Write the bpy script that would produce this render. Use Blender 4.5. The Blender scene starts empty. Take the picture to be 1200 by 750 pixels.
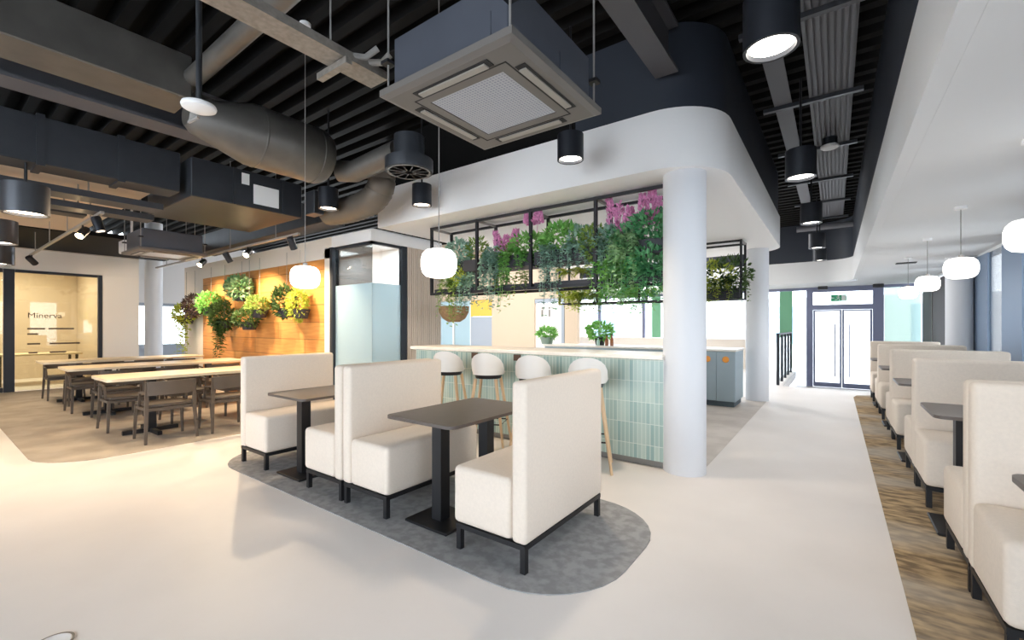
import bpy, bmesh, math, random
from mathutils import Vector, Matrix, Euler
random.seed(7)
PI = math.pi
sc = bpy.context.scene
COL = sc.collection
CAMH = 1.42
TH = math.atan2(378.5, 517.0)

# ------------------------------------------------------------------ materials
def lin(h):
    h = h.lstrip('#')
    v = [int(h[i:i+2], 16)/255 for i in (0, 2, 4)]
    return tuple((c/12.92 if c <= .04045 else ((c+.055)/1.055)**2.4) for c in v) + (1.0,)

def mat(name, col, rough=.6, metal=0., var=0., scale=8., bump=0., bscale=None, stretch=(1, 1, 1), spec=None):
    m = bpy.data.materials.new(name); m.use_nodes = True
    nt = m.node_tree; b = nt.nodes['Principled BSDF']
    c = lin(col)
    b.inputs['Base Color'].default_value = c
    b.inputs['Roughness'].default_value = rough
    b.inputs['Metallic'].default_value = metal
    if spec is not None: b.inputs['Specular IOR Level'].default_value = spec
    if var or bump:
        tc = nt.nodes.new('ShaderNodeTexCoord'); mp = nt.nodes.new('ShaderNodeMapping')
        mp.inputs['Scale'].default_value = stretch
        nt.links.new(tc.outputs['Object'], mp.inputs['Vector'])
    if var:
        n = nt.nodes.new('ShaderNodeTexNoise'); n.inputs['Scale'].default_value = scale; n.inputs['Detail'].default_value = 6
        nt.links.new(mp.outputs[0], n.inputs['Vector'])
        r = nt.nodes.new('ShaderNodeValToRGB')
        r.color_ramp.elements[0].position = .3; r.color_ramp.elements[1].position = .7
        r.color_ramp.elements[0].color = tuple(max(0, x*(1-var)) for x in c[:3])+(1,)
        r.color_ramp.elements[1].color = tuple(min(1, x*(1+var)) for x in c[:3])+(1,)
        nt.links.new(n.outputs['Fac'], r.inputs[0]); nt.links.new(r.outputs[0], b.inputs['Base Color'])
    if bump:
        n2 = nt.nodes.new('ShaderNodeTexNoise'); n2.inputs['Scale'].default_value = bscale or scale*6
        nt.links.new(mp.outputs[0], n2.inputs['Vector'])
        bp = nt.nodes.new('ShaderNodeBump'); bp.inputs['Strength'].default_value = bump; bp.inputs['Distance'].default_value = .01
        nt.links.new(n2.outputs['Fac'], bp.inputs['Height']); nt.links.new(bp.outputs[0], b.inputs['Normal'])
    return m

def two_tone(name, c1, c2, scale, rough, stretch=(1, 1, 1), lo=.4, hi=.6, detail=8):
    m = mat(name, c1, rough, var=.1, scale=scale, stretch=stretch)
    r = [n for n in m.node_tree.nodes if n.type == 'VALTORGB'][0]
    r.color_ramp.elements[0].color = lin(c1); r.color_ramp.elements[1].color = lin(c2)
    r.color_ramp.elements[0].position = lo; r.color_ramp.elements[1].position = hi
    [n for n in m.node_tree.nodes if n.type == 'TEX_NOISE'][0].inputs['Detail'].default_value = detail
    return m

def emit(name, col, s):
    m = bpy.data.materials.new(name); m.use_nodes = True
    b = m.node_tree.nodes['Principled BSDF']
    b.inputs['Base Color'].default_value = lin(col)
    b.inputs['Emission Color'].default_value = lin(col)
    b.inputs['Emission Strength'].default_value = s
    return m

def glass(name, tint='#ffffff', refl=.5, haze=0., hazecol='#ffffff'):
    m = bpy.data.materials.new(name); m.use_nodes = True
    nt = m.node_tree; nt.nodes.clear()
    out = nt.nodes.new('ShaderNodeOutputMaterial')
    tr = nt.nodes.new('ShaderNodeBsdfTransparent'); tr.inputs[0].default_value = lin(tint)
    gl = nt.nodes.new('ShaderNodeBsdfGlossy'); gl.inputs['Roughness'].default_value = .02
    fr = nt.nodes.new('ShaderNodeFresnel'); fr.inputs['IOR'].default_value = 1.5
    mu = nt.nodes.new('ShaderNodeMath'); mu.operation = 'MULTIPLY'; mu.inputs[1].default_value = refl*2
    nt.links.new(fr.outputs[0], mu.inputs[0])
    mx = nt.nodes.new('ShaderNodeMixShader')
    nt.links.new(mu.outputs[0], mx.inputs[0])
    base = tr
    if haze:
        df = nt.nodes.new('ShaderNodeBsdfDiffuse'); df.inputs[0].default_value = lin(hazecol)
        tl = nt.nodes.new('ShaderNodeBsdfTranslucent'); tl.inputs[0].default_value = lin(hazecol)
        ad = nt.nodes.new('ShaderNodeMixShader'); ad.inputs[0].default_value = .5
        nt.links.new(df.outputs[0], ad.inputs[1]); nt.links.new(tl.outputs[0], ad.inputs[2])
        m2 = nt.nodes.new('ShaderNodeMixShader'); m2.inputs[0].default_value = haze
        nt.links.new(tr.outputs[0], m2.inputs[1]); nt.links.new(ad.outputs[0], m2.inputs[2]); base = m2
    nt.links.new(base.outputs[0], mx.inputs[1]); nt.links.new(gl.outputs[0], mx.inputs[2])
    nt.links.new(mx.outputs[0], out.inputs[0])
    return m

M = {}
M['floor'] = mat('vinyl_floor', '#e6dfda', .5, var=.04, scale=1.3)
M['floor_is'] = two_tone('island_floor', '#c0b6ae', '#cdc4bc', 3, .55)
M['carpet_grey'] = two_tone('carpet_grey', '#8b8a8a', '#9f9e9e', 14, .9)
M['carpet_din'] = two_tone('carpet_dining', '#a4998b', '#b3a899', 2.5, .85)
M['carpet_gold'] = two_tone('carpet_gold', '#77634a', '#c0a47c', 5.5, .95, stretch=(1.3, 3.4, 1), lo=.38, hi=.62)
def band_mix():
    m = M['carpet_gold']; nt = m.node_tree; b = nt.nodes['Principled BSDF']
    rp = [n for n in nt.nodes if n.type == 'VALTORGB'][0]; mp = [n for n in nt.nodes if n.type == 'MAPPING'][0]
    n2 = nt.nodes.new('ShaderNodeTexNoise'); n2.inputs['Scale'].default_value = .75; n2.inputs['Detail'].default_value = 4
    m2 = nt.nodes.new('ShaderNodeMapping'); m2.inputs['Scale'].default_value = (.5, 1.6, 1)
    tc = [n for n in nt.nodes if n.type == 'TEX_COORD'][0]
    nt.links.new(tc.outputs['Object'], m2.inputs[0]); nt.links.new(m2.outputs[0], n2.inputs['Vector'])
    r2 = nt.nodes.new('ShaderNodeValToRGB'); r2.color_ramp.elements[0].position = .47; r2.color_ramp.elements[1].position = .6
    nt.links.new(n2.outputs['Fac'], r2.inputs[0])
    mx = nt.nodes.new('ShaderNodeMixRGB'); mx.inputs[2].default_value = lin('#b9b0a4')
    ml = nt.nodes.new('ShaderNodeMath'); ml.operation = 'MULTIPLY'; ml.inputs[1].default_value = .65
    nt.links.new(r2.outputs[0], ml.inputs[0]); nt.links.new(ml.outputs[0], mx.inputs[0])
    nt.links.new(rp.outputs[0], mx.inputs[1]); nt.links.new(mx.outputs[0], b.inputs['Base Color'])
band_mix()
M['white'] = mat('white_paint', '#f3f3f4', .7)
M['column'] = mat('column_paint', '#dfe1e6', .6)
M['whitewarm'] = mat('warm_white_paint', '#eee6dc', .7)
M['ceil_white'] = mat('ceiling_paint', '#e4e6e8', .8)
M['raft'] = mat('raft_board', '#cdbfae', .8)
M['navy'] = mat('charcoal_paint', '#2b313c', .6)
M['deck'] = mat('black_deck', '#100f0f', .7, var=.15, scale=3, spec=.15)
M['steel_dk'] = mat('dark_steel', '#3a3b40', .5, .2)
M['beam'] = mat('grey_beam', '#55555a', .55, .1)
M['duct_dk'] = mat('dark_duct', '#34373d', .5, .3, var=.1, scale=4)
M['duct'] = mat('galvanised_duct', '#6c6965', .42, .55, var=.12, scale=5)
M['flex'] = mat('flexible_duct', '#6f675e', .5, .3)
M['trayg'] = mat('tray_metal', '#8d8780', .5, .4, var=.2, scale=30)
M['panelgrey'] = mat('acoustic_panel', '#77787f', .6, .1)
M['acbody'] = mat('ac_body', '#565a64', .45, .35, var=.08, scale=3)
M['acpanel'] = mat('ac_panel', '#6b6763', .5)
M['acslot'] = mat('ac_flap', '#98938c', .4)
M['acdark'] = mat('ac_dark_slot', '#17171a', .6)
M['fabric'] = mat('cream_fabric', '#e6d8c9', .9, var=.03, scale=60, bump=.25, bscale=400)
M['black'] = mat('black_metal', '#1d1d20', .45, .2)
M['tabletop'] = mat('dark_laminate', '#5c534e', .38, var=.06, scale=20)
M['oaktop'] = mat('pale_oak', '#e6d3b3', .4, var=.06, scale=2, stretch=(8, .6, 1))
M['chair'] = mat('brown_grey_wood', '#584e45', .5, var=.08, scale=6)
M['stool'] = mat('stool_shell', '#ece6df', .5)
M['oakleg'] = mat('oak_leg', '#d8b892', .5, var=.1, scale=4, stretch=(6, 6, .6))
M['worktop'] = mat('stone_worktop', '#f0ebe2', .3, var=.05, scale=12)
M['cab'] = mat('blue_grey_cabinet', '#a0b1ba', .5)
M['cabdk'] = mat('cabinet_plinth', '#56636c', .6)
M['brass'] = mat('amber_knob', '#e8973c', .35, .3)
M['globe'] = emit('globe_glass', '#fffaf2', 2.6)
M['disc_cool'] = emit('lamp_disc_cool', '#fff9ef', 6)
M['disc_warm'] = emit('lamp_disc_warm', '#ffe9cc', 10)
M['spotface'] = emit('spot_face', '#ffdba8', 60)
M['lampblack'] = mat('lamp_housing', '#2c2f36', .4, .4)
M['lampgrey'] = mat('lamp_housing_grey', '#4b4d52', .35, .5)
M['wire'] = mat('cable_grey', '#8a8784', .5)
M['frame'] = mat('planter_frame', '#26262b', .5, .3)
M['frameblue'] = mat('door_frame', '#868ba6', .5, .2)
M['winframe'] = mat('window_frame', '#7f91a8', .5, .2)
M['darkframe'] = mat('black_frame', '#2a2f38', .5, .2)
M['green_panel'] = mat('green_panel', '#7fbf97', .5)
M['slat'] = mat('slat_wall', '#d8c9bb', .6)
M['tan'] = mat('tan_wall', '#d9c7b2', .7)
M['pot'] = mat('dark_pot', '#34343a', .6)
M['potgrey'] = mat('grey_green_pot', '#8ea296', .6)
M['basket'] = mat('wicker', '#9a7b58', .8, var=.25, scale=40)
M['glass'] = glass('clear_glass', '#ffffff', .45)
M['glass_part'] = glass('partition_glass', '#ecebdd', .6)
M['glass_pod'] = glass('pod_glass', '#eef4f4', .45)
M['frost'] = glass('frosted_film', '#eaf6fa', .3, .75, '#cfe6ee')
M['glass_green'] = glass('green_glass', '#dfe8e2', .5, .5, '#b4c4bb')
M['balu'] = glass('balustrade_glass', '#b9d4d8', .5, .25, '#6f9aa5')
M['txt'] = mat('lettering', '#54463a', .7)
M['signgreen'] = mat('sign_green', '#3cae7c', .5)
M['signwhite'] = mat('sign_white', '#f4fff8', .5)
M['brownbox'] = mat('bronze_box', '#5e4536', .5)
M['bottle'] = mat('brown_bottle', '#9a5f3c', .2)
M['bglass'] = mat('green_jar', '#b7d8cd', .2)
M['pink'] = mat('astilbe_pink', '#e79ccb', .7, var=.2, scale=30)
M['yellow'] = mat('yellow_sign', '#efc65a', .6)
M['bluegrey'] = mat('blue_grey_door', '#aab6c6', .6)
M['darkdoor'] = mat('dark_brown_panel', '#3f3638', .6)
M['extpale'] = mat('pale_render', '#f1f1f2', .9)
M['extblue'] = mat('blue_glazing', '#9fb4cd', .3)
M['ground'] = mat('pale_paving', '#dedddb', .9)
M['beige'] = mat('beige_post', '#d9bfa0', .6)

def leafmat(n, a, b):
    m = two_tone(n, a, b, 9, .55, lo=.3, hi=.7, detail=3)
    nt = m.node_tree; pb = nt.nodes['Principled BSDF']; out = [x for x in nt.nodes if x.type == 'OUTPUT_MATERIAL'][0]
    tl = nt.nodes.new('ShaderNodeBsdfTranslucent'); mx = nt.nodes.new('ShaderNodeMixShader'); mx.inputs[0].default_value = .4
    rp = [x for x in nt.nodes if x.type == 'VALTORGB'][0]
    nt.links.new(rp.outputs[0], tl.inputs[0]); nt.links.new(pb.outputs[0], mx.inputs[1]); nt.links.new(tl.outputs[0], mx.inputs[2]); nt.links.new(mx.outputs[0], out.inputs[0])
    return m
L = {'eu': leafmat('leaf_sage', '#82ab9b', '#b4d3c2'), 'br': leafmat('leaf_bright', '#5fa84a', '#a3d67c'),
     'dk': leafmat('leaf_deep', '#4f9a6c', '#80c28a'), 'ye': leafmat('leaf_lime', '#a3b53a', '#d5dd68'),
     'ol': leafmat('leaf_olive', '#6f9040', '#a0b965'), 'iv': leafmat('leaf_ivy', '#4f955f', '#c0dcae'),
     'pu': leafmat('leaf_purple', '#4a3a40', '#7d6a62'), 'gd': leafmat('leaf_dark', '#34502c', '#5d7a3e')}

# wood wall boards
def boards():
    m = bpy.data.materials.new('orange_boards'); m.use_nodes = True
    nt = m.node_tree; b = nt.nodes['Principled BSDF']; b.inputs['Roughness'].default_value = .5
    tc = nt.nodes.new('ShaderNodeTexCoord'); sp = nt.nodes.new('ShaderNodeSeparateXYZ'); cb = nt.nodes.new('ShaderNodeCombineXYZ')
    nt.links.new(tc.outputs['Object'], sp.inputs[0]); nt.links.new(sp.outputs[0], cb.inputs[0]); nt.links.new(sp.outputs[2], cb.inputs[1])
    br = nt.nodes.new('ShaderNodeTexBrick'); br.offset = .5
    br.inputs['Scale'].default_value = 1; br.inputs['Brick Width'].default_value = 1.9; br.inputs['Row Height'].default_value = .3
    br.inputs['Mortar Size'].default_value = .006
    br.inputs['Color1'].default_value = lin('#d99a58'); br.inputs['Color2'].default_value = lin('#c98747'); br.inputs['Mortar'].default_value = lin('#8e5a2c')
    nt.links.new(cb.outputs[0], br.inputs['Vector'])
    mp = nt.nodes.new('ShaderNodeMapping'); mp.inputs['Scale'].default_value = (1.5, 18, 1)
    nt.links.new(cb.outputs[0], mp.inputs[0])
    no = nt.nodes.new('ShaderNodeTexNoise'); no.inputs['Scale'].default_value = 1.5; no.inputs['Detail'].default_value = 6
    nt.links.new(mp.outputs[0], no.inputs['Vector'])
    mx = nt.nodes.new('ShaderNodeMixRGB'); mx.blend_type = 'SOFT_LIGHT'; mx.inputs[0].default_value = .6
    nt.links.new(br.outputs[0], mx.inputs[1]); nt.links.new(no.outputs['Fac'], mx.inputs[2])
    nt.links.new(mx.outputs[0], b.inputs['Base Color'])
    return m
M['boards'] = boards()

def tiles():
    m = bpy.data.materials.new('sage_finger_tiles'); m.use_nodes = True
    nt = m.node_tree; b = nt.nodes['Principled BSDF']; b.inputs['Roughness'].default_value = .22
    tc = nt.nodes.new('ShaderNodeTexCoord'); sp = nt.nodes.new('ShaderNodeSeparateXYZ'); cb = nt.nodes.new('ShaderNodeCombineXYZ')
    ad = nt.nodes.new('ShaderNodeMath'); ad.operation = 'ADD'
    nt.links.new(tc.outputs['Object'], sp.inputs[0])
    nt.links.new(sp.outputs[0], ad.inputs[0]); nt.links.new(sp.outputs[1], ad.inputs[1])
    nt.links.new(ad.outputs[0], cb.inputs[0]); nt.links.new(sp.outputs[2], cb.inputs[1])
    br = nt.nodes.new('ShaderNodeTexBrick'); br.offset = 0
    br.inputs['Scale'].default_value = 1; br.inputs['Brick Width'].default_value = .044; br.inputs['Row Height'].default_value = .215
    br.inputs['Mortar Size'].default_value = .003; br.inputs['Bias'].default_value = 0
    br.inputs['Color1'].default_value = lin('#bfd2c9'); br.inputs['Color2'].default_value = lin('#98b6b4'); br.inputs['Mortar'].default_value = lin('#dfe8e0')
    nt.links.new(cb.outputs[0], br.inputs['Vector'])
    nt.links.new(br.outputs[0], b.inputs['Base Color'])
    bp = nt.nodes.new('ShaderNodeBump'); bp.inputs['Strength'].default_value = .5; bp.inputs['Distance'].default_value = .004; bp.invert = True
    nt.links.new(br.outputs['Fac'], bp.inputs['Height']); nt.links.new(bp.outputs[0], b.inputs['Normal'])
    return m
M['tiles'] = tiles()

def grille():
    m = bpy.data.materials.new('ac_grille'); m.use_nodes = True
    nt = m.node_tree; b = nt.nodes['Principled BSDF']; b.inputs['Roughness'].default_value = .4
    tc = nt.nodes.new('ShaderNodeTexCoord')
    br = nt.nodes.new('ShaderNodeTexBrick'); br.offset = 0
    br.inputs['Scale'].default_value = 1; br.inputs['Brick Width'].default_value = .02; br.inputs['Row Height'].default_value = .02; br.inputs['Mortar Size'].default_value = .004
    br.inputs['Color1'].default_value = lin('#8f94a0'); br.inputs['Color2'].default_value = lin('#858b98'); br.inputs['Mortar'].default_value = lin('#aeb2ba')
    nt.links.new(tc.outputs['Object'], br.inputs['Vector']); nt.links.new(br.outputs[0], b.inputs['Base Color'])
    return m
M['grille'] = grille()

# ------------------------------------------------------------------ mesh helpers
class MB:
    def __init__(s): s.v = []; s.f = []
    def add(s, vs, fs):
        o = len(s.v); s.v += [tuple(v) for v in vs]; s.f += [tuple(i+o for i in f) for f in fs]; return s
    def box(s, x0, y0, z0, x1, y1, z1):
        x0, x1 = min(x0, x1), max(x0, x1); y0, y1 = min(y0, y1), max(y0, y1); z0, z1 = min(z0, z1), max(z0, z1)
        return s.add([(x0,y0,z0),(x1,y0,z0),(x1,y1,z0),(x0,y1,z0),(x0,y0,z1),(x1,y0,z1),(x1,y1,z1),(x0,y1,z1)],
                     [(3,2,1,0),(4,5,6,7),(0,1,5,4),(1,2,6,5),(2,3,7,6),(3,0,4,7)])
    def rbox(s, x0, y0, z0, x1, y1, z1, r=.02, seg=2):
        bm = bmesh.new(); bmesh.ops.create_cube(bm, size=1)
        for v in bm.verts:
            v.co = Vector(((x0+x1)/2+v.co.x*abs(x1-x0), (y0+y1)/2+v.co.y*abs(y1-y0), (z0+z1)/2+v.co.z*abs(z1-z0)))
        bmesh.ops.bevel(bm, geom=bm.edges[:], offset=r, segments=seg, profile=.5, affect='EDGES')
        bm.verts.index_update()
        s.add([v.co[:] for v in bm.verts], [[v.index for v in f.verts] for f in bm.faces]); bm.free(); return s
    def prism(s, poly, z0, z1):
        n = len(poly)
        return s.add([(x, y, z0) for x, y in poly]+[(x, y, z1) for x, y in poly],
                     [tuple(range(n-1, -1, -1)), tuple(range(n, 2*n))]+[(i, (i+1) % n, n+(i+1) % n, n+i) for i in range(n)])
    def lathe(s, prof, c=(0, 0, 0), n=24, rot=None):
        vs, fs = [], []
        for r, z in prof:
            for k in range(n):
                a = 2*PI*k/n; p = Vector((r*math.cos(a), r*math.sin(a), z))
                if rot: p = rot @ p
                vs.append((p[0]+c[0], p[1]+c[1], p[2]+c[2]))
        for i in range(len(prof)-1):
            for k in range(n):
                fs.append((i*n+k, i*n+(k+1) % n, (i+1)*n+(k+1) % n, (i+1)*n+k))
        if prof[0][0] > 1e-4: fs.append(tuple(range(n-1, -1, -1)))
        if prof[-1][0] > 1e-4: fs.append(tuple(range((len(prof)-1)*n, len(prof)*n)))
        return s.add(vs, fs)
    def cyl(s, c, r, h, n=20, r2=None):
        return s.lathe([(r, 0), (r if r2 is None else r2, h)], c, n)
    def tube(s, pts, r, n=8, caps=True):
        pts = [Vector(p) for p in pts]; vs, fs = [], []
        t0 = (pts[1]-pts[0]).normalized()
        up = Vector((0, 0, 1)) if abs(t0.z) < .9 else Vector((1, 0, 0))
        u = t0.cross(up).normalized()
        for i, p in enumerate(pts):
            t = (pts[min(i+1, len(pts)-1)]-pts[max(i-1, 0)]).normalized()
            u = (u-t*u.dot(t)).normalized(); w = t.cross(u)
            rr = r[i] if isinstance(r, (list, tuple)) else r
            for k in range(n):
                a = 2*PI*k/n; q = p+(u*math.cos(a)+w*math.sin(a))*rr; vs.append(q[:])
        for i in range(len(pts)-1):
            for k in range(n): fs.append((i*n+k, i*n+(k+1) % n, (i+1)*n+(k+1) % n, (i+1)*n+k))
        if caps: fs += [tuple(range(n-1, -1, -1)), tuple(range((len(pts)-1)*n, len(pts)*n))]
        return s.add(vs, fs)
    def bar(s, a, b, w, w2=None):
        """square bar from a to b"""
        a, b = Vector(a), Vector(b); t = (b-a).normalized()
        up = Vector((0, 0, 1)) if abs(t.z) < .9 else Vector((0, 1, 0))
        u = t.cross(up).normalized(); q = t.cross(u).normalized(); w2 = w if w2 is None else w2
        vs = []
        for p, ww in ((a, w), (b, w2)):
            for i, j in ((-1, -1), (1, -1), (1, 1), (-1, 1)): vs.append((p+u*i*ww/2+q*j*ww/2)[:])
        return s.add(vs, [(0, 1, 2, 3), (7, 6, 5, 4), (0, 4, 5, 1), (1, 5, 6, 2), (2, 6, 7, 3), (3, 7, 4, 0)])
    def build(s, name, m, parent=None, loc=None, ang=35):
        me = bpy.data.meshes.new(name); me.from_pydata(s.v, [], s.f); me.update()
        bm = bmesh.new(); bm.from_mesh(me); bmesh.ops.recalc_face_normals(bm, faces=bm.faces[:]); bm.to_mesh(me); bm.free()
        if ang:
            me.polygons.foreach_set('use_smooth', [True]*len(me.polygons)); me.set_sharp_from_angle(angle=math.radians(ang))
        me.materials.append(m)
        o = bpy.data.objects.new(name, me); COL.objects.link(o)
        if parent: o.parent = parent
        if loc: o.location = loc
        return o

def tag(o, label, cat, group=None):
    o['label'] = label; o['category'] = cat
    if group: o['group'] = group
    return o
def thing(name, label, cat, loc=(0, 0, 0), rz=0, group=None):
    o = bpy.data.objects.new(name, None); COL.objects.link(o); o.empty_display_size = .1
    o.location = loc; o.rotation_euler = (0, 0, rz)
    return tag(o, label, cat, group)
def struct(o):
    o['kind'] = 'structure'; return o
def dup(root, loc, rz=None, label=None, group=None):
    r = root.copy(); COL.objects.link(r); r.location = loc
    if rz is not None: r.rotation_euler = (0, 0, rz)
    if label: r['label'] = label
    if group: r['group'] = group
    for ch in list(root.children):
        c = ch.copy(); COL.objects.link(c); c.parent = r
        for g in ch.children:
            d = g.copy(); COL.objects.link(d); d.parent = c
    return r
def sbox(name, m, *a): return struct(MB().box(*a).build(name, m, ang=0))
def light(kind, name, loc, energy, col=(1, 1, 1), size=.1, rot=(0, 0, 0), spot=None, blend=.5, sy=None):
    d = bpy.data.lights.new(name, kind); d.energy = energy; d.color = col
    o = bpy.data.objects.new(name, d); COL.objects.link(o); o.location = loc; o.rotation_euler = rot
    if kind == 'SPOT': d.spot_size = math.radians(spot); d.spot_blend = blend; d.shadow_soft_size = size
    elif kind == 'AREA':
        d.size = size
        if sy: d.shape = 'RECTANGLE'; d.size_y = sy
    else: d.shadow_soft_size = size
    return o
def aim(o, tgt):
    o.rotation_euler = (Vector(tgt)-o.location).to_track_quat('-Z', 'Y').to_euler()

def rrect(x0, y0, x1, y1, r, n=8):
    p = []
    for cx, cy, a in ((x1-r, y0+r, -PI/2), (x1-r, y1-r, 0), (x0+r, y1-r, PI/2), (x0+r, y0+r, PI)):
        for k in range(n+1):
            t = a+PI/2*k/n; p.append((cx+r*math.cos(t), cy+r*math.sin(t)))
    return p

# ------------------------------------------------------------------ camera + world
cam = bpy.data.cameras.new('camera'); co = bpy.data.objects.new('camera', cam); COL.objects.link(co)
co.location = (0, 0, CAMH); co.rotation_euler = (PI/2, 0, TH)
cam.sensor_width = 36; cam.lens = 36*517/1200; cam.shift_y = 8/1200; cam.clip_start = .05; cam.clip_end = 200
sc.camera = co
w = bpy.data.worlds.new('world'); sc.world = w; w.use_nodes = True
bg = w.node_tree.nodes['Background']; bg.inputs[0].default_value = (.82, .91, 1, 1); bg.inputs[1].default_value = 5.0
sc.view_settings.view_transform = 'Standard'; sc.view_settings.look = 'None'
sc.view_settings.gamma = 1; sc.view_settings.use_curve_mapping = False; sc.view_settings.exposure = .44
sc.cycles.use_denoising = True; sc.cycles.max_bounces = 8; sc.cycles.diffuse_bounces = 4; sc.cycles.transparent_max_bounces = 12
sc.cycles.caustics_reflective = False; sc.cycles.caustics_refractive = False; sc.cycles.sample_clamp_indirect = 6

# ------------------------------------------------------------------ shell
fl = MB().prism([(-18, -6), (1.95, -6), (1.95, 12.4), (-1.0, 12.4), (-1.0, 16.8), (-18, 16.8)], -.2, 0)
struct(fl.build('floor', M['floor'], ang=0))
struct(MB().box(-1.0, 12.4, -.65, 1.95, 16.8, -.45).build('floor_landing', M['floor'], ang=0))
tag(MB().prism([(-5.2, 4.45), (-1.05, 4.62), (-1.05, 9.75), (-1.25, 9.95), (-5.2, 9.95)], .0005, .003).build('floor_mat', M['floor_is'], ang=0),
    'greige floor covering around the tiled bar, beside the walkway', 'carpet')
tag(MB().prism(rrect(-5.4, 1.9, -.98, 3.35, .55), .0005, .006).build('carpet', M['carpet_grey'], ang=0),
    'mottled grey carpet with rounded corner under the free-standing booths', 'carpet')
tag(MB().prism(rrect(-14.4, .75, -6.36, 4.05, .6), .0005, .005).build('carpet', M['carpet_din'], ang=0),
    'greige carpet under the long oak dining tables', 'carpet')
tag(MB().prism([(.30, .2), (1.9, .2), (1.9, 11.8), (.75, 11.8), (.36, 11.55), (.30, 11.2)], .0005, .006).build('carpet', M['carpet_gold'], ang=0),
    'golden brown streaky carpet strip under the window booths', 'carpet')

# deck ceiling, ribs along X
prof = []
y = -6.0
while y < 17:
    prof += [(y, 4.42), (y+.10, 4.42), (y+.13, 4.30), (y+.23, 4.30)]; y += .26
nb = len(prof)
mb = MB()
mb.add([(-18.2, a, b) for a, b in prof]+[(2.2, a, b) for a, b in prof]+[(-18.2, a, 4.6) for a, b in prof]+[(2.2, a, 4.6) for a, b in prof],
       [(i, i+1, nb+i+1, nb+i) for i in range(nb-1)]+[(2*nb+i, 3*nb+i, 3*nb+i+1, 2*nb+i+1) for i in range(nb-1)]
       + [(0, nb, 3*nb, 2*nb), (nb-1, 3*nb-1, 4*nb-1, 2*nb-1)])
struct(mb.build('ceiling', M['deck'], ang=0))

# canopy over the island, rounded corners
cp = []
def arc(cx, cy, r, a0, a1, n=12): return [(cx+r*math.cos(math.radians(a0+(a1-a0)*k/n)), cy+r*math.sin(math.radians(a0+(a1-a0)*k/n))) for k in range(n+1)]
canopy = [(-5.6, 4.2)]+arc(-1.43, 4.8, .6, -90, 0)+arc(-1.43, 9.6, .6, 0, 90)+[(-5.6, 10.2)]
struct(MB().prism(canopy, 2.92, 3.48).build('ceiling_canopy', M['white'], ang=40))
cup = [(-2.25, 4.23)]+arc(-1.43, 4.8, .57, -90, 0)+arc(-1.43, 9.6, .57, 0, 90)+[(-2.25, 10.17)]
struct(MB().prism(cup, 3.482, 4.29).build('wall_upstand', M['navy'], ang=40))
sbox('wall_upstand_side', M['deck'], -5.6, 4.35, 3.482, -2.26, 4.45, 4.29)
# right white ceiling + fascia + slot end
FX = .377
path = [(FX, -6), (FX, 14.2)]+arc(FX-.6, 14.27, .6, 0, 90, 10)+[(-11.9, 14.87)]
outer = [(x, y) for x, y in path]
inner = [(FX+.09, -6), (FX+.09, 14.2)]+arc(FX-.6, 14.27, .69, 0, 90, 10)+[(-11.9, 14.96)]
poly = outer+inner[::-1]
struct(MB().prism(poly, 2.65, 3.24).build('trim_1', M['ceil_white'], ang=40))
struct(MB().prism(poly, 3.242, 4.29).build('wall_slot', M['navy'], ang=40))
sbox('ceiling_right', M['ceil_white'], FX+.091, -6, 2.65, 2.2, 16.9, 2.75)
sbox('ceiling_far', M['ceil_white'], -12, 14.97, 2.65, FX+.09, 16.9, 2.75)

# columns
for nm, x, y, z1, r in (('column', -1.2, 4.52, 2.919, .2), ('column', -1.22, 9.72, 2.919, .2), ('column', 1.77, 10.95, 2.649, .18), ('column', -15.2, 3.99, 4.28, .2)):
    struct(MB().cyl((x, y, 0), r, z1, 40).build(nm, M['column']))

# right window wall X = 1.95
wy = [(-5.9, -5.1), (-4.2, -3.4), (-2.5, -1.7), (-.8, 0), (.9, 1.7), (2.6, 3.4), (4.3, 5.15), (5.9, 6.75), (7.1, 7.3), (8.5, 9.36), (10.1, 10.95), (11.75, 12.6)]
for i, (a, b) in enumerate(wy):
    sbox('window_fin', M['winframe'], 1.95, a, 0, 2.0, b, 2.6)
    nx = wy[i+1][0] if i+1 < len(wy) else 13.35
    struct(MB().box(1.97, b, .08, 1.98, nx, 2.6).build('window_%d' % (i+1), M['glass'], ang=0))
    sbox('window_sill', M['winframe'], 1.96, b, 0, 2.0, nx, .08)
sbox('wall_right_head', M['ceil_white'], 1.97, -6, 2.601, 2.15, 16.8, 2.649)
t = thing('dark_double_door', 'dark brown double door in the right wall, far beyond the window booths', 'door', (1.95, 15.0, -.45))
for s in (-1, 1): MB().box(0, .02*s, .0, .07, 1.55*s, 3.0).build('door', M['darkdoor'], t, ang=0)
MB().box(-.015, -.012, 0, .06, .012, 3.0).build('meeting_stile', M['wire'], t, ang=0)
sbox('wall_right_far', M['winframe'], 1.95, 13.36, -.45, 2.15, 13.44, 2.6)
sbox('wall_light_block', M['tan'], -18, -6.1, 0, -8.5, -6, 4.29)  # unseen partial wall added to keep daylight off the left floor
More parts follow.
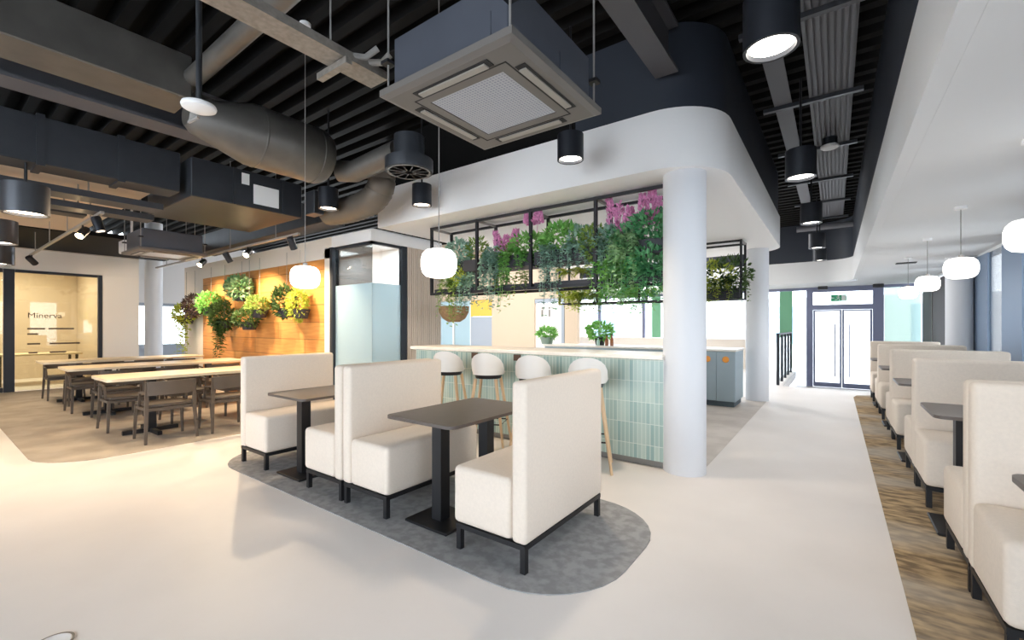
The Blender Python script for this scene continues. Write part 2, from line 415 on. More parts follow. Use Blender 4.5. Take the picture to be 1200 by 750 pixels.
# far facade Y = 16.8
YF = 16.8
sbox('wall_far_head', M['frameblue'], -12, YF-.05, 2.57, 2.0, YF+.1, 2.65)
sbox('wall_far_sill', M['whitewarm'], -12, YF-.05, 0, -1.85, YF+.1, 1.0)
for i, (x0, x1) in enumerate(((-12, -10.1), (-10.0, -7.9), (-7.75, -6.02), (-5.94, -3.9), (-3.8, -1.9))):
    struct(MB().box(x0, YF, 1.0, x1, YF+.01, 2.57).build('window_%d' % (20+i), M['glass'], ang=0))
for x in (-10.05, -7.82, -5.98, -3.85): sbox('window_mullion', M['frameblue'], x-.05, YF-.05, 1.001, x+.05, YF+.08, 2.569)
sbox('window_mullion', M['frameblue'], -1.89, YF-.05, -.45, -1.8, YF+.08, 2.569)
struct(MB().box(-1.8, YF, -.45, -.74, YF+.01, 2.569).build('window_26', M['glass'], ang=0))
struct(MB().box(1.16, YF, .6, 1.95, YF+.01, 2.569).build('window_27', M['glass_green'], ang=0))
sbox('wall_far_low', M['whitewarm'], 1.16, YF-.03, -.45, 1.95, YF+.1, .6)
# entrance doors
d = struct(MB().box(-.73, YF-.08, -.45, -.56, YF+.08, 2.569).box(.9, YF-.08, -.45, 1.15, YF+.08, 2.569).box(-.56, YF-.08, 1.95, .9, YF+.08, 2.1).box(-.56, YF-.08, 2.5, .9, YF+.08, 2.569).build('door_frame', M['frameblue'], ang=0))
struct(MB().box(-.56, YF, 2.1, .9, YF+.01, 2.5).build('window_28', M['glass'], ang=0))
for nm, x0, x1 in (('door_1', -.55, .165), ('door_2', .175, .89)):
    p = struct(MB().box(x0, YF-.03, -.44, x0+.05, YF+.03, 1.94).box(x1-.05, YF-.03, -.44, x1, YF+.03, 1.94).box(x0+.05, YF-.03, -.44, x1-.05, YF+.03, -.3).box(x0+.05, YF-.03, 1.90, x1-.05, YF+.03, 1.94).build(nm, M['frameblue'], ang=0))
    MB().box(x0+.05, YF-.005, -.3, x1-.05, YF+.005, 1.90).build('pane', M['glass'], p, ang=0)
    hx = x1-.17 if nm == 'door_1' else x0+.17
    MB().tube([(hx, YF-.03, -.1), (hx, YF-.12, -.05), (hx, YF-.12, 1.45), (hx, YF-.03, 1.5)], .016).build('handle', M['frameblue'], p)
# exit sign
t = thing('exit_sign', 'small green and white exit sign with running man above the entrance doors', 'sign', (.06, YF-.1, 2.2))
MB().box(-.16, -.012, 0, .22, 0, .2).build('plate', M['signgreen'], t, ang=0)
man = MB().lathe([(.001, -.003), (.022, -.003), (.022, .003), (.001, .003)], (.03, -.0155, .165), 12, Matrix.Rotation(PI/2, 3, 'X'))
for a, b in (((.025, 0, .14), (.015, 0, .085)), ((.02, 0, .135), (-.03, 0, .12)), ((.02, 0, .135), (.065, 0, .105)), ((.015, 0, .085), (.055, 0, .06)), ((.055, 0, .06), (.05, 0, .02)), ((.015, 0, .085), (-.02, 0, .05)), ((-.02, 0, .05), (-.06, 0, .045))):
    man.bar((a[0], -.016, a[2]), (b[0], -.016, b[2]), .016)
man.build('running_man', M['signwhite'], t, ang=0)
MB().bar((-.15, -.016, .1), (-.08, -.016, .1), .02).add([(-.15, -.016, .145), (-.15, -.016, .055), (-.115, -.016, .1), (-.15, -.02, .145), (-.15, -.02, .055), (-.115, -.02, .1)], [(0, 1, 2), (5, 4, 3), (0, 3, 4, 1), (1, 4, 5, 2), (2, 5, 3, 0)]).build('arrow', M['signwhite'], t, ang=0)
MB().box(.1, -.018, .02, .2, -.0125, .18).build('door_symbol', M['signwhite'], t, ang=0)
for x, lb in ((-.3, 'small dark sensor box on the ceiling over the left door edge'), (1.0, 'small dark sensor box on the ceiling over the right door edge')):
    tag(MB().rbox(x-.12, YF-.5, 2.55, x+.12, YF-.3, 2.649, .015).build('ceiling_sensor', M['steel_dk']), lb, 'sensor')
t = tag(MB().rbox(.95, 11.2, 2.635, 1.25, 11.4, 2.649, .005).build('ceiling_vent', M['steel_dk']), 'small dark slot vent in the white ceiling near the globe lamps', 'vent')
# landing balustrade
t = thing('balustrade', 'glass balustrade with dark posts at the step down to the entrance', 'railing', (-1.12, 12.5, 0))
for k in range(5):
    MB().box(-.03, k*.95-.03, 0, .03, k*.95+.03, 1.22).build('post', M['darkframe'], t, ang=0)
for k in range(4):
    MB().box(-.006, k*.95+.04, .08, .006, k*.95+.91, 1.15).build('glass_panel', M['balu'], t, ang=0)
MB().box(-.035, -.04, 1.221, .035, 3.84, 1.26).build('handrail', M['darkframe'], t, ang=0)
# upright green panels at the facade glazing
for x0, x1, lb in ((-5.62, -5.3, 'green vertical panel behind the far windows, left of the near column'), (-1.45, -1.1, 'green vertical panel between far column and entrance doors')):
    tag(MB().box(x0, YF-.12, .1 if x0 > -3 else 1.02, x1, YF-.06, 2.56).build('facade_panel', M['green_panel'], ang=0), lb, 'panel')
# exterior
struct(MB().box(-60, -40, -.8, 60, 60, -.66).build('ground', M['ground'], ang=0))
t = thing('pale_building', 'pale building with blue window seen through the entrance doors', 'building', (-2.0, 24, -.65))
MB().box(-14, 0, 0, 8, 6, 3.4).build('wall', M['extpale'], t, ang=0)
for x in (-9.5, -5.2, -.6, 4.5): MB().box(x, -.06, 1.3, x+1.5, -.005, 3.0).build('window', M['extblue'], t, ang=0)
t = thing('pale_building', 'pale building outside the right-hand windows', 'building', (14, 30, -.65))
MB().box(0, -14, 0, 6, 14, 6).build('wall', M['extpale'], t, ang=0)
for k in range(5):
    for zz in (1.5, 4): MB().box(-.06, -12+k*5, zz, -.005, -10+k*5, zz+1.4).build('window', M['extblue'], t, ang=0)

# ------------------------------------------------------------------ pod with wood wall
PY, PX = 4.15, -5.7
sbox('wall_pod_fascia', M['whitewarm'], -13.4, PY, 2.57, PX-1.06, PY+.12, 2.918)
sbox('wall_pod_fascia', M['white'], PX-1.06, PY, 2.74, PX, PY+.12, 2.918)
sbox('wall_pod_fascia', M['white'], PX-.12, PY+.121, 2.74, PX, 5.65, 2.918)
sbox('wall_pod_front', M['whitewarm'], -13.4, PY, 0, -12.2, PY+.12, 2.569)
sbox('wall_pod_front', M['boards'], -12.2, PY, 0, -6.97, PY+.12, 2.569)
sbox('wall_pod_front', M['whitewarm'], -6.97, PY, 0, -6.8, PY+.12, 2.739)
sbox('wall_pod_side', M['white'], -13.4, PY+.121, 0, -13.28, 5.65, 2.918)
sbox('wall_pod_back', M['white'], -13.28, 5.55, 0, -5.77, 5.65, 2.918)
sbox('ceiling_pod', M['white'], -13.4, PY+.121, 2.919, -5.82, 5.65, 2.96)
sl = MB().box(PX-.06, 4.86, 0, PX-.02, 5.65, 2.739)
for k in range(17): sl.box(PX-.02, 4.87+k*.045, 0, PX, 4.87+k*.045+.03, 2.739)
struct(sl.build('wall_pod_slats', M['slat'], ang=0))
struct(MB().box(-6.8, PY-.01, 0, -6.72, PY+.11, 2.739).box(-6.72, PY+.02, 2.70, PX-.02, PY+.08, 2.739).box(PX-.08, 4.75, 0, PX, 4.855, 2.739).box(PX-.08, PY+.02, 2.70, PX-.02, 4.75, 2.739).build('window_frame', M['darkframe'], ang=0))
struct(MB().box(-6.72, PY+.05, .02, PX-.04, PY+.06, 2.1).box(PX-.05, PY+.06, .02, PX-.04, 4.75, 2.1).build('window_31', M['frost'], ang=0))
struct(MB().box(-6.72, PY+.05, 2.101, PX-.04, PY+.06, 2.70).box(PX-.05, PY+.06, 2.101, PX-.04, 4.75, 2.70).build('window_32', M['glass_pod'], ang=0))
for xx in (-6.5, -8.2, -10): light('AREA', 'pod_fill_light', (xx, 4.9, 2.9), 26, (.95, .97, 1), .9)  # area lights without fixtures, added to brighten the pod behind its glass

# ------------------------------------------------------------------ back wall behind the bar
YB = 11.0
sbox('wall_back', M['tan'], -8.85, YB, 0, -7.22, YB+.15, 4.28)
sbox('wall_back', M['tan'], -6.2, YB, 0, -5.8, YB+.15, 4.28)
sbox('wall_back_head', M['tan'], -7.22, YB, 2.25, -6.2, YB+.15, 4.28)
sbox('wall_back', M['bluegrey'], -9.75, YB, 0, -8.85, YB+.15, 1.75)
sbox('wall_back_head', M['tan'], -13.2, YB, 2.3, -8.85, YB+.15, 4.28)
tag(MB().box(-9.75, YB, 1.76, -8.86, YB+.12, 2.29).build('yellow_panel', M['yellow'], ang=0), 'yellow panel above the blue grey panel on the rear wall', 'panel')
struct(MB().box(-9.8, YB+.02, 0, -9.751, YB+.1, 2.3).box(-10.6, YB+.02, 0, -10.54, YB+.1, 2.3).box(-11.5, YB+.02, 0, -11.44, YB+.1, 2.3).build('window_frame', M['white'], ang=0))
struct(MB().box(-11.44, YB+.05, 0, -9.8, YB+.06, 2.3).build('window_33', M['frost'], ang=0))
p = struct(MB().box(-7.19, YB+.02, .01, -6.32, YB+.07, 2.1).build('door_4', M['white'], ang=0))
MB().box(-6.99, YB+.012, 1.72, -6.93, YB+.0195, 1.92).lathe([(.001, 0), (.03, 0), (.03, .006), (.001, .006)], (-6.96, YB+.0195, 1.97), 12, Matrix.Rotation(PI/2, 3, 'X')).build('left_symbol', M['wire'], p, ang=0)
MB().box(-6.74, YB+.012, 1.72, -6.69, YB+.0195, 1.92).lathe([(.001, 0), (.03, 0), (.03, .006), (.001, .006)], (-6.715, YB+.0195, 1.97), 12, Matrix.Rotation(PI/2, 3, 'X')).build('right_symbol', M['wire'], p, ang=0)
struct(MB().box(-6.3, YB-.01, 0, -6.21, YB+.1, 2.24).box(-7.2, YB-.01, 2.12, -6.31, YB+.1, 2.24).build('door_frame', M['bluegrey'], ang=0))

# ------------------------------------------------------------------ left wall + meeting room
XL = -14.5
sbox('wall_left', M['whitewarm'], XL-.12, -6, 2.68, XL, 3.5, 3.15)
sbox('wall_left', M['whitewarm'], XL-.12, 2.8, 0, XL, 3.5, 2.679)
struct(MB().box(XL-.1, 1.2, 0, XL+.04, 1.36, 2.679).box(XL-.08, 2.72, 0, XL+.02, 2.79, 2.679).box(XL-.08, -6, 2.6, XL+.02, 1.19, 2.679).box(XL-.08, 1.37, 2.62, XL+.02, 2.71, 2.679).box(XL-.08, -6, 0, XL+.02, 1.19, .1).build('window_frame', M['darkframe'], ang=0))
struct(MB().box(XL-.04, 1.37, .01, XL-.03, 2.71, 2.62).build('window_41', M['glass_part'], ang=0))
struct(MB().box(XL-.04, -6, .1, XL-.03, 1.19, 2.6).build('window_42', M['glass_part'], ang=0))
sbox('wall_meeting', M['tan'], -18, -6, 0, -17.9, 3.0, 3.15)
sbox('wall_meeting_end', M['tan'], -17.89, 2.9, 0, XL-.13, 3.0, 3.15)
sbox('ceiling_meeting', M['raft'], -18, -6, 3.151, XL, 3.5, 3.25)
light('AREA', 'meeting_fill_light', (-16.2, 1.2, 3.1), 110, (1, .93, .8), 1.5)  # fill light without a fixture, put in to brighten the meeting room
def text(body, name, size, loc, parent, m, rot):
    c = bpy.data.curves.new(name, 'FONT'); c.body = body; c.size = size; c.extrude = .001
    o = bpy.data.objects.new(name, c); COL.objects.link(o)
    dg = bpy.context.evaluated_depsgraph_get(); me = bpy.data.meshes.new_from_object(o.evaluated_get(dg)); bpy.data.objects.remove(o)
    me.materials.clear(); me.materials.append(m)
    o = bpy.data.objects.new(name, me); COL.objects.link(o); o.location = loc; o.rotation_euler = rot; o.parent = parent
    return o
t = thing('glass_lettering', 'dark lettering on the meeting room glass partition', 'sign', (XL-.022, 1.55, 0))
text('Minerva', 'heading', .17, (0, 0, 1.62), t, M['txt'], (PI/2, 0, PI/2))
g = MB()
for y0, y1, z in ((0, .28, 1.36), (0, .17, 1.24), (.33, .75, 1.36), (0, .2, 1.02), (.35, .85, 1.02), (.02, .16, .82), (.35, .62, .82)): g.box(0, y0, z, .002, y1, z+.035)
g.build('text_lines', M['txt'], t, ang=0)
# meeting table behind the glass
t = thing('meeting_table', 'wooden meeting table behind the glass partition', 'table', (-16.2, 1.9, 0))
MB().rbox(-.5, -.75, .72, .5, .75, .76, .01).build('tabletop', M['oaktop'], t)
for x in (-.42, .42):
    for y in (-.65, .65): MB().bar((x, y, 0), (x, y, .72), .05).build('leg', M['chair'], t, ang=0)
# window beyond the column at far left
sbox('wall_far_left', M['white'], -18.1, 3.0, 2.2, -18, 9, 4.28)
struct(MB().box(-18.08, 3.0, 0, -18, 9, .75).build('wall_far_left_low', M['bluegrey'], ang=0))
struct(MB().box(-18.08, 3.0, .75, -18, 9, .85).box(-18.08, 3.0, 2.1, -18, 9, 2.2).box(-18.08, 4.6, .85, -18, 4.7, 2.1).box(-18.08, 6.2, .85, -18, 6.3, 2.1).build('window_frame', M['bluegrey'], ang=0))
struct(MB().box(-18.05, 3.0, .85, -18.04, 9, 2.1).build('window_43', M['glass'], ang=0))

# ------------------------------------------------------------------ left ceiling raft, beams
sbox('ceiling_raft', M['raft'], -11.2, -6, 3.15, -6.58, 1.85, 3.22)
sbox('ceiling_far_left', M['deck'], -14.4, -6, 3.16, -11.4, 4.0, 3.24)
for nm, x0, x1, y0, y1, z0, z1 in (('ceiling_beam', -5.55, -5.27, -6, 2.55, 3.4, 3.43),):
    b = MB().box(x0, y0, z0, x1, y1, z0+.03).box((x0+x1)/2-.01, y0, z0+.03, (x0+x1)/2+.01, y1, z0+.42).box(x0, y0, z0+.42, x1, y1, z0+.45)
    struct(b.build('ceiling_beam', M['beam'], ang=0))
b = MB().box(-1.38, -6, 3.78, -1.17, 4.2, 3.81).box(-1.29, -6, 3.81, -1.26, 4.2, 4.2).box(-1.38, -6, 4.2, -1.17, 4.2, 4.23)
struct(b.build('ceiling_beam', M['beam'], ang=0))

# ducts
t = tag(MB().rbox(-4.96, -5, 3.4, -4.53, 1.46, 3.78, .01, 1).build('rectangular_duct', M['duct']), 'long grey rectangular duct at upper left, beside the sensor pole', 'duct')
t = thing('rectangular_duct', 'long dark rectangular duct along the left ceiling above the dining tables', 'duct', (-6.38, 0, 3.0))
MB().rbox(-.18, -5, 0, .18, 1.88, .46, .008, 1).build('body', M['duct_dk'], t)
for yy in (-3.4, -1.9, -.7, .15, .75, 1.35): MB().box(-.19, yy-.03, -.02, .19, yy+.03, .48).build('flange', M['duct_dk'], t, ang=0)
t = thing('plenum_box', 'dark wide plenum box with white plates at the end of the long duct', 'duct', (-6.85, 2.6, 2.95))
MB().rbox(-.8, -.66, 0, .8, .66, .46, .008, 1).build('body', M['duct_dk'], t)
MB().box(.801, -.12, .28, .806, -.03, .42).build('label', M['white'], t, ang=0)  # plain white plates on the box side
MB().box(.801, .02, .06, .806, .34, .31).build('label', M['white'], t, ang=0)
for yy in (-.2, .40): MB().box(.801, yy-.02, 0, .815, yy+.02, .46).build('flange', M['duct_dk'], t, ang=0)
t = tag(MB().rbox(-6.0, 3.27, 2.98, -5.75, 3.42, 3.3, .01, 1).build('damper_box', M['lampgrey']), 'small dark damper box right of the plenum box', 'box')
tag(MB().rbox(-11.35, 3.72, 3.02, -6.3, 4.1, 3.40, .01, 1).build('rectangular_duct', M['duct_dk']), 'dark duct running just above the top of the wooden wall', 'duct')
tag(MB().rbox(-6.0, 4.62, 3.05, -5.62, 9.0, 3.5, .01, 1).build('rectangular_duct', M['duct_dk']), 'dark duct above the glass corner room, left of the white canopy', 'duct')
# round ducts
t = thing('round_duct', 'fat round spiral duct above the pod corner with tapered end', 'duct', (0, 0, 0))
MB().lathe([(.10, 1.47), (.15, 1.52), (.30, 2.0), (.30, 2.72), (.26, 2.80), (.14, 2.82)], (-4.72, 0, 3.34), 28, Matrix.Rotation(-PI/2, 3, 'X')).build('body', M['duct'], t)
for k in range(2):
    MB().lathe([(.302, 2.05+k*.6), (.306, 2.06+k*.6), (.302, 2.07+k*.6)], (-4.72, 0, 3.34), 28, Matrix.Rotation(-PI/2, 3, 'X')).build('seam', M['duct'], t)
t = tag(MB().tube([(-4.74, 1.47, 3.6), (-4.5, 1.47, 3.6), (-3, 1.47, 3.62), (-1.5, 1.47, 3.65), (1.0, 1.47, 3.68)], .075, 16).build('ceiling_pipe', M['duct']), 'grey round pipe crossing the ceiling behind the sensor pole', 'pipe')
t = thing('air_diffuser', 'round drum air diffuser on a short branch pipe above the bar corner', 'vent', (-3.55, 3.05, 3.02))
MB().lathe([(.24, 0), (.245, .02), (.245, .12), (.17, .13), (.155, .15), (.155, .36), (.001, .36)], (0, 0, 0), 32).build('drum', M['duct_dk'], t)
f_ = MB()
for r in (.05, .09, .13, .17, .21): f_.lathe([(r-.008, -.006), (r+.008, -.006), (r+.008, -.001), (r-.008, -.001), (r-.008, -.006)], (0, 0, 0), 32)
for k in range(12):
    a = k*PI/6; f_.bar((.04*math.cos(a), .04*math.sin(a), -.005), (.22*math.cos(a), .22*math.sin(a), -.005), .006)
f_.build('perforated_face', M['wire'], t)
MB().tube([(-.158, 0, .25), (-.95, 0, .2), (-1.12, -.08, .22)], .12, 20).build('branch_pipe', M['duct'], t)
def onY(px, py, Y):
    rr_ = (px-600)/517; dx, dy = -math.sin(TH)+rr_*math.cos(TH), math.cos(TH)+rr_*math.sin(TH)
    t_ = Y/dy; return (dx*t_, Y, CAMH-(py-383)/517*t_)
pts = [onY(px, py, 3.62+.004*k) for k, (px, py) in enumerate(((443, 196), (447, 206), (447, 217), (443, 227), (436, 235), (427, 240), (417, 244), (406, 247), (395, 249), (384, 250)))]
pp = []; rr = []
for i in range(len(pts)-1):
    for s in range(4):
        u = s/4; pp.append(tuple(pts[i][j]*(1-u)+pts[i+1][j]*u for j in range(3))); rr.append(.17+(.01 if s % 2 else 0))
tag(MB().tube(pp, rr, 16).build('flexible_duct', M['flex']), 'ribbed flexible duct bending down beside the fat round duct', 'duct')

# channels / trays on the left
for x0, x1, z, y1, lb in ((-6.98, -6.68, 2.86, 1.85, 'dark cable channel directly under the long dark duct'), (-7.5, -7.22, 2.82, 1.9, 'dark cable channel left of and below the long dark duct'),
                          (-8.3, -8.05, 2.9, 1.4, 'dark cable channel under the beige ceiling raft')):
    t = thing('cable_channel', lb, 'cable tray', ((x0+x1)/2, 0, z))
    w2 = (x1-x0)/2
    MB().box(-w2, -5, 0, w2, y1, .008).box(-w2, -5, .008, -w2+.008, y1, .07).box(w2-.008, -5, .008, w2, y1, .07).build('channel', M['steel_dk'], t, ang=0)
    for yy in (-3, -1.2, .2, 1.2): MB().tube([(0, yy, .009), (0, yy, 3.14-z if x0 < -6.56 else .13)], .008, 6).build('hanger', M['wire'], t)
t = thing('cable_tray', 'perforated grey cable tray carrying pipes to the big air conditioner', 'cable tray', (-2.32, 0, 2.95))
MB().box(-.08, -4, 0, .08, 1.75, .006).box(-.08, -4, .006, -.074, 1.75, .05).box(.074, -4, .006, .08, 1.75, .05).build('tray', M['trayg'], t, ang=0)
MB().tube([(-.03, -4, .03), (-.03, 1.3, .03), (-.0, 1.55, .04), (.12, 1.68, .06), (.17, 1.7, .10)], .02).build('pipe', M['acslot'], t)
MB().tube([(.03, -4, .03), (.03, 1.45, .03), (.10, 1.58, .05), (.16, 1.62, .1)], .018).build('pipe', M['wire'], t)
MB().box(-.2, 1.45, -.04, .1, 1.49, -.002).build('support_bar', M['trayg'], t, ang=0)
for yy in (-1, .6, 1.47): MB().tube([(-.085, yy, -.03), (-.085, yy, 1.36)], .006, 6).build('hanger_rod', M['wire'], t)
# slot panel: wide corrugated tray
t = thing('ribbed_ceiling_panel', 'long grey ribbed panel running along the dark ceiling slot', 'ceiling panel', (-.04, 0, 4.12))
mb = MB().box(-.21, -5, .04, .21, 13.6, .06)
for k in range(8): mb.box(-.205+k*.052, -5, 0, -.205+k*.052+.03, 13.6, .04)
mb.build('panel', M['panelgrey'], t, ang=0)
for k in range(9):
    yy = -.7+k*1.75
    q = MB().box(-.68, yy-.03, -.05, .3, yy+.03, -.005).build('cross_bar', M['lampgrey'], t, ang=0)
tag(MB().box(-.6, -5, 4.118, -.42, 13.6, 4.14).build('cable_tray', M['panelgrey'], ang=0), 'narrow grey tray left of the ribbed panel in the ceiling slot', 'cable tray')
tag(MB().tube([(-.79, 13.4, 3.9), (.36, 13.4, 3.9)], .07, 14).build('ceiling_pipe', M['panelgrey']), 'grey pipe crossing the far end of the ceiling slot', 'pipe')

# ------------------------------------------------------------------ air conditioner cassettes
def cassette(name, label, loc):
    t = thing(name, label, 'air conditioner', loc)
    s = .475
    MB().rbox(-.42, -.42, .05, .42, .42, .36, .012, 1).build('body', M['acbody'], t)
    pn = MB().add([(-s, -s, .012), (s, -s, .012), (s, s, .012), (-s, s, .012), (-s, -s, .049), (s, -s, .049), (s, s, .049), (-s, s, .049),
                   (-.44, -.44, 0), (.44, -.44, 0), (.44, .44, 0), (-.44, .44, 0), (-.27, -.27, 0), (.27, -.27, 0), (.27, .27, 0), (-.27, .27, 0),
                   (-.27, -.27, .02), (.27, -.27, .02), (.27, .27, .02), (-.27, .27, .02)],
                  [(4, 5, 6, 7)]+[(i, (i+1) % 4, 4+(i+1) % 4, 4+i) for i in range(4)]+[(8+i, 8+(i+1) % 4, (i+1) % 4, i) for i in range(4)]
                  + [(12+i, 12+(i+1) % 4, 8+(i+1) % 4, 8+i) for i in range(4)]+[(16+i, 16+(i+1) % 4, 12+(i+1) % 4, 12+i) for i in range(4)]+[(16, 17, 18, 19)])
    pn.build('panel', M['acpanel'], t, ang=0)
    gp = MB()
    for k in range(4):
        a_ = MB().box(-.335, .328, -.002, .335, .335, -.0002); Rk = Matrix.Rotation(k*PI/2, 3, 'Z'); a_.v = [tuple(Rk @ Vector(v)) for v in a_.v]; gp.add(a_.v, a_.f)
    gp.build('panel_gap', M['acdark'], t, ang=0)
    MB().box(-.265, -.265, .004, .265, .265, .019).build('grille', M['grille'], t, ang=0)
    for k in range(4):
        R = Matrix.Rotation(k*PI/2, 3, 'Z')
        a = MB().box(-.27, .345, -.004, .27, .405, .0); a.v = [tuple(R @ Vector(v)) for v in a.v]
        f = a.build('air_slot', M['acdark'], t, ang=0)
        a = MB().box(-.24, .35, -.012, .24, .39, -.0045); a.v = [tuple(R @ Vector(v)) for v in a.v]
        a.build('flap', M['acslot'], f, ang=0)
    for x in (-.44, .44):
        for y in (-.44, .44):
            rod = MB().tube([(x, y, .06), (x, y, 4.29-loc[2])], .006, 6).build('hanger_rod', M['wire'], t)
            MB().box(x-.03, y-.03, .2, x+.03, y+.03, .22).build('bracket', M['black'], rod, ang=0)
    for k in range(4):
        q = MB()
        q.box(-.31, .4201, .09, -.05, .424, .21)
        R = Matrix.Rotation(k*PI/2, 3, 'Z'); q.v = [tuple(R @ Vector(v)) for v in q.v]
        q.build('access_plate', M['acbody'], t, ang=0)
    return t
cassette('ceiling_cassette', 'large grey square ceiling air conditioner hanging at top centre', (-1.655, 2.085, 2.74))
cassette('ceiling_cassette', 'small distant ceiling air conditioner near the lit wooden wall', (-9.3, 2.6, 2.64))
t = thing('projector', 'white box projector hung from the dark ceiling over the dining tables', 'projector', (-10.8, 2.5, 2.80))
MB().rbox(-.16, -.16, 0, .16, .16, .24, .02).build('body', M['white'], t)
MB().tube([(0, 0, .241), (0, 0, 1.49)], .02).build('mount', M['white'], t)
MB().tube([(.161, 0, .12), (.18, 0, .12)], .05, 16).build('lens', M['black'], t)

# ------------------------------------------------------------------ ceiling sensor on pole
t = thing('ceiling_sensor', 'flat white disc sensor on a dark pole at upper left', 'sensor', (-3.72, 1.24, 2.98))
MB().lathe([(.001, 0), (.07, .004), (.105, .02), (.11, .035), (.105, .05), (.001, .055)], (0, 0, 0), 28).build('disc', M['white'], t)
MB().tube([(0, 0, .056), (0, 0, 1.31)], .02, 12).build('pole', M['lampgrey'], t)
MB().tube([(-.1, .03, .0), (-.2, .0, -.02)], .012, 8).build('arm', M['wire'], t)

t = thing('smoke_detector', 'grey disc detector under the ribbed panel in the ceiling slot', 'detector', (-.06, 7.76, 3.96))
MB().lathe([(.001, 0), (.09, .004), (.11, .02), (.11, .045), (.001, .05)], (0, 0, 0), 24).build('disc', M['white'], t)
MB().cyl((0, 0, .0505), .09, .1, 20).build('base', M['lampblack'], t)
# ------------------------------------------------------------------ lamps
def downlight(label, loc, r, h, top, disc, housing, group, energy, col, spot=110):
    t = thing('downlight', label, 'ceiling lamp', loc, 0, group)
    MB().lathe([(r*.86, .03), (r*.88, 0), (r, 0), (r, h), (r*.3, h+.005), (.001, h+.005)], (0, 0, 0), 36).build('housing', housing, t)
    MB().lathe([(.001, .026), (r*.85, .026), (r*.85, .03), (.001, .03)], (0, 0, 0), 36).build('diffuser', disc, t)
    MB().tube([(0, 0, h+.006), (0, 0, top-loc[2])], .012, 8).build('stem', M['black'], t)
    if energy:
        l = light('SPOT', 'downlight_lamp', (0, 0, .0), energy, col, r*.7, spot=spot, blend=.8); l.parent = t
    return t
WARM = (1, .76, .5); COOL = (1, .93, .84)
slot = ['largest, nearest cylinder lamp in the dark ceiling slot, at top right', 'second nearest cylinder lamp in the ceiling slot, under the ribbed panel', 'third cylinder lamp along the ceiling slot, mid distance',
        'fourth cylinder lamp along the ceiling slot, before the far end', 'farthest tiny cylinder lamp at the end of the ceiling slot']
for k, yy in enumerate((2.95, 5.7, 8.3, 11.0, 13.1)):
    downlight(slot[k], (-.3, yy, 3.03), .145, .3, 4.1, M['disc_cool'], M['lampblack'], 'slot lamps', 45, COOL)
downlight('black cylinder lamp below the corner of the large air conditioner', (-2.05, 3.75, 3.02), .125, .24, 4.3, M['disc_cool'], M['lampblack'], 'main room cylinder lamps', 95, (1, .85, .66))
downlight('black cylinder lamp below the round drum air diffuser', (-4.35, 3.95, 3.0), .125, .27, 4.3, M['disc_warm'], M['lampblack'], 'main room cylinder lamps', 95, WARM)
downlight('black cylinder lamp above the round white pendant near the wooden wall', (-5.45, 3.3, 2.99), .125, .27, 4.3, M['disc_warm'], M['lampblack'], 'main room cylinder lamps', 95, WARM)
downlight('largest grey drum lamp hanging at far left over the dining tables', (-6.27, .66, 2.50), .165, .28, 2.998, M['disc_warm'], M['lampgrey'], 'drum lamps over the dining tables', 90, WARM)
downlight('middle grey drum lamp at the left edge over the dining tables', (-9.7, .75, 2.62), .2, .33, 3.14, M['disc_warm'], M['lampgrey'], 'drum lamps over the dining tables', 120, WARM)
downlight('lowest, farthest grey drum lamp at the left edge, by the meeting room', (-12.2, .95, 2.55), .2, .33, 3.15, M['disc_warm'], M['lampgrey'], 'drum lamps over the dining tables', 120, WARM)

def pendant(label, loc, top, group):
    t = thing('pendant_lamp', label, 'pendant lamp', loc, 0, group)
    prof = [(.001, -.105), (.06, -.105), (.095, -.096), (.12, -.07), (.132, -.03), (.132, .03), (.12, .07), (.095, .096), (.06, .105), (.001, .105)]
    MB().lathe(prof, (0, 0, 0), 36).build('shade', M['globe'], t, ang=80)
    MB().tube([(0, 0, .106), (0, 0, top-.031-loc[2])], .004, 6).build('cord', M['wire'], t)
    MB().lathe([(.05, 0), (.05, .03), (.001, .03)], (0, 0, top-.03-loc[2]), 20).build('canopy', M['white'], t)
    MB().cyl((0, 0, .1055), .02, .03, 12).build('cap', M['wire'], t)
    return t
pendant('round white globe lamp over the nearer dark booth table', (-2.37, 2.32, 1.89), 4.3, 'globe lamps')
pendant('round white globe lamp over the booth table near the wooden wall', (-4.06, 2.22, 1.89), 4.3, 'globe lamps')
for k, lb in enumerate(('nearest white globe lamp by the windows, cut by right edge', 'second globe lamp along the windows, in front of the white column', 'third globe lamp along the window booths', 'farthest small globe lamp along the window booths')):
    pendant(lb, (1.04, (4.33, 6.36, 8.38, 10.4)[k], 2.02), 2.65, 'globe lamps')

